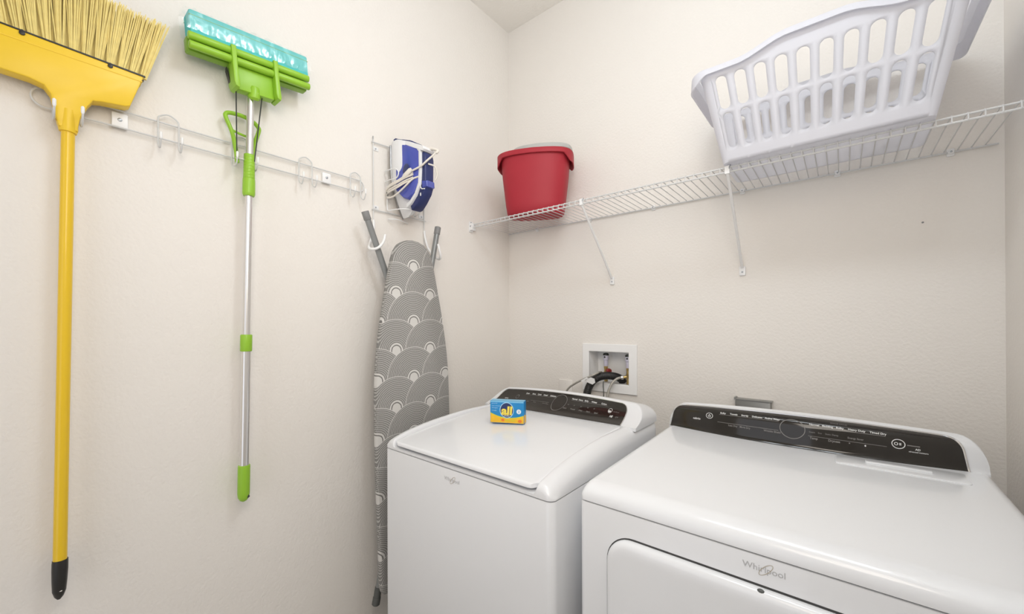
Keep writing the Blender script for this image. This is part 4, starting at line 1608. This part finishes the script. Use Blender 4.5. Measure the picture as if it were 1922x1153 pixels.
put_text(badge, 'AD', dfn, 0.6290, 0.0400, 0.0050, 'C', bold=0.03)
put_text(badge, 'advanced moisture', dfn, 0.6300, 0.0340, 0.0034, 'C', bold=0.02)
obj('cycle_print', b, 'panel_text', pan, smooth=False)
obj('brand_print', brand, 'panel_text', pan, smooth=False)
obj('start_button', start, 'panel_text', pan, smooth=False)
obj('badge_print', badge, 'panel_text', pan, smooth=False)
obj('power_button', power, 'panel_text', pan, smooth=False)
obj('panel_fine_print', dim, 'panel_dim', pan, smooth=False)
# lint screen lid in the top
b = MB()
fx, fy = (1.458, 1.700), (-0.414, -0.330)


def lint(p, q, d):
    return V(p, q, d_top(p, q) + d)


b.prism(rrect((fx[1] - fx[0]) / 2, 0.040, 0.008, 4, sum(fx) / 2, -0.372), lint, -0.001, 0.0022, 0.0012)
ll = obj('lint_screen_lid', b, 'white_lid', t)
b = MB(); b.prism(rrect(0.062, 0.0095, 0.004, 4, 1.580, -0.368), lint, 0.001, 0.0062, 0.002)
obj('lint_screen_handle', b, 'white_lid', ll)
# door
b = MB()
dx0, dx1, dz0, dz1 = 1.063, 1.677, 0.250, 0.8425
dcx, dcz = (dx0 + dx1) / 2, (dz0 + dz1) / 2
dhx, dhz = (dx1 - dx0) / 2, (dz1 - dz0) / 2
ry = lambda k, y, r=0.055: [V(p[0], y, p[1]) for p in rrect(dhx - k, dhz - k, r - k, 10, dcx, dcz)]
b.loft([ry(0.0, DY0 - 0.0004), ry(0.0, DY0 - 0.006), ry(0.0015, DY0 - 0.011), ry(0.006, DY0 - 0.0165), ry(0.013, DY0 - 0.0185), ry(0.03, DY0 - 0.0190)], True, True)
door = obj('door', b, 'white_lid', t)
b = MB()
b.loft([ry(-0.0042, DY0 - 0.0003, 0.059), ry(0.001, DY0 - 0.0005, 0.055)], True, True)
obj('door_gap', b, 'gap', t)
b = MB(); b.sphere((1.361, DY0 - 0.010, dz1 - 0.002), 0.006, 10, sc=(1, 0.7, 0.6))
obj('door_bumper', b, 'dark_cap', door)
swirl_logo(t, 1.3635, DY0, 0.8745, 0.066)

# ================================================================== detergent box on the lid
A = V(0.474, -0.678, 0)
E1 = V(0.906, 0.423, 0)
E2 = V(-0.423, 0.906, 0)
Wd, Hd, Dd = 0.127, 0.081, 0.034
zl = max(sinterp(LID, A.y), sinterp(LID, A.y + 0.423 * Wd + 0.906 * Dd)) + 0.0012
t = thing('detergent_box', (A.x + 0.05, A.y + 0.03, zl), 'small blue and yellow laundry detergent box on the washer lid', 'detergent box')


def DB(u, v, d=0.0):
    p = A + E1 * u + E2 * d
    return V(p.x, p.y, zl + v)


b = MB(); b.prism(rrect(Wd / 2, Hd / 2, 0.0015, 2, Wd / 2, Hd / 2), lambda p, q, d: DB(p, q, d), 0.0, Dd, 0.0010)
car = obj('carton', b, 'box_blue', t)
b = MB(); b.add([DB(0.001, Hd + 0.0003, 0.001), DB(Wd - 0.001, Hd + 0.0003, 0.001), DB(Wd - 0.001, Hd + 0.0003, Dd - 0.001), DB(0.001, Hd + 0.0003, Dd - 0.001)], [(0, 1, 2, 3)])
b.add([DB(0.0015, Hd - 0.0055, -0.0003), DB(Wd - 0.0015, Hd - 0.0055, -0.0003), DB(Wd - 0.0015, Hd - 0.0005, -0.0003), DB(0.0015, Hd - 0.0005, -0.0003)], [(0, 1, 2, 3)])
obj('top_flap', b, 'box_top', car, smooth=False)
b = MB()
N = 24
curve = lambda u: 0.020 + 0.017 * (abs(u - 0.55 * Wd) / (0.55 * Wd)) ** 2 * (1.0 if u < 0.55 * Wd else 0.9)
b.grid([[DB(lerp(0.001, Wd - 0.001, i / N), 0.0015, -0.0004) for i in range(N + 1)], [DB(lerp(0.001, Wd - 0.001, i / N), curve(lerp(0, Wd, i / N)), -0.0004) for i in range(N + 1)]])
b.add([DB(Wd + 0.0004, 0.0015, 0.001), DB(Wd + 0.0004, 0.0015, Dd - 0.001), DB(Wd + 0.0004, 0.026, Dd - 0.001), DB(Wd + 0.0004, 0.034, 0.001)], [(0, 1, 2, 3)])
sw = obj('yellow_band', b, 'box_yellow', car, smooth=False)
b = MB()
b.grid([[DB(lerp(0.001, Wd - 0.001, i / N), curve(lerp(0, Wd, i / N)) - 0.0022, -0.0007) for i in range(N + 1)], [DB(lerp(0.001, Wd - 0.001, i / N), curve(lerp(0, Wd, i / N)) + 0.0004, -0.0007) for i in range(N + 1)]])
obj('band_edge', b, 'box_lime', sw, smooth=False)
LU, LVv = 0.063, 0.0475
b = MB(); disc_flat(b, lambda u, v: DB(u, v, -0.0008), LU, LVv, 0.0265, 0.0290)
em = obj('emblem_ring', b, 'box_pale', car, smooth=False)
b = MB(); disc_flat(b, lambda u, v: DB(u, v, -0.0011), LU, LVv, 0.0238, 0.0262)
obj('emblem_disc', b, 'box_navy', em, smooth=False)
b = MB(); put_text(b, 'all', lambda u, v: DB(u, v, -0.0016), LU + 0.0005, LVv - 0.0155, 0.0300, 'C', bold=0.055, shear=0.08, sx=1.12)
obj('emblem_letters', b, 'box_letter', em, smooth=False)
b = MB(); put_text(b, 'stainlifter', lambda u, v: DB(u, v, -0.0014), LU, LVv - 0.0222, 0.0042, 'C', bold=0.02)
obj('emblem_caption', b, 'box_white', em, smooth=False)
b = MB()
for (s_, v, h) in (('powerful', .0695, .0042), ('stain removal', .0605, .0042), ('detergent', .0530, .0042), ('2 loads', .0430, .0045)):
    put_text(b, s_, lambda u, v_: DB(u, v_, -0.0005), 0.006, v, h)
obj('side_print', b, 'box_pale', car, smooth=False)
b = MB(); disc_flat(b, lambda u, v: DB(u, v, -0.0006), 0.108, 0.044, 0.0085, 0.0085)
bd = obj('round_badge', b, 'box_white', car, smooth=False)
b = MB(); put_text(b, '2', lambda u, v: DB(u, v, -0.0009), 0.108, 0.040, 0.008, 'C', bold=0.02)
obj('badge_number', b, 'box_blue', bd, smooth=False)
b = MB(); put_text(b, 'fresh clean', lambda u, v: DB(u, v, -0.0009), 0.057, 0.0085, 0.0062, 'L', bold=0.02)
obj('band_print', b, 'box_lime', sw, smooth=False)
for (fu, fv, fa, fb) in ((0.048, 0.0115, 0.0062, 0.0050), (0.112, 0.0100, 0.0070, 0.0055)):
    b = MB(); disc_flat(b, lambda u, v: DB(u, v, -0.0010), fu, fv, fa, fb)
    obj('fruit_print', b, 'box_orange', sw, smooth=False)
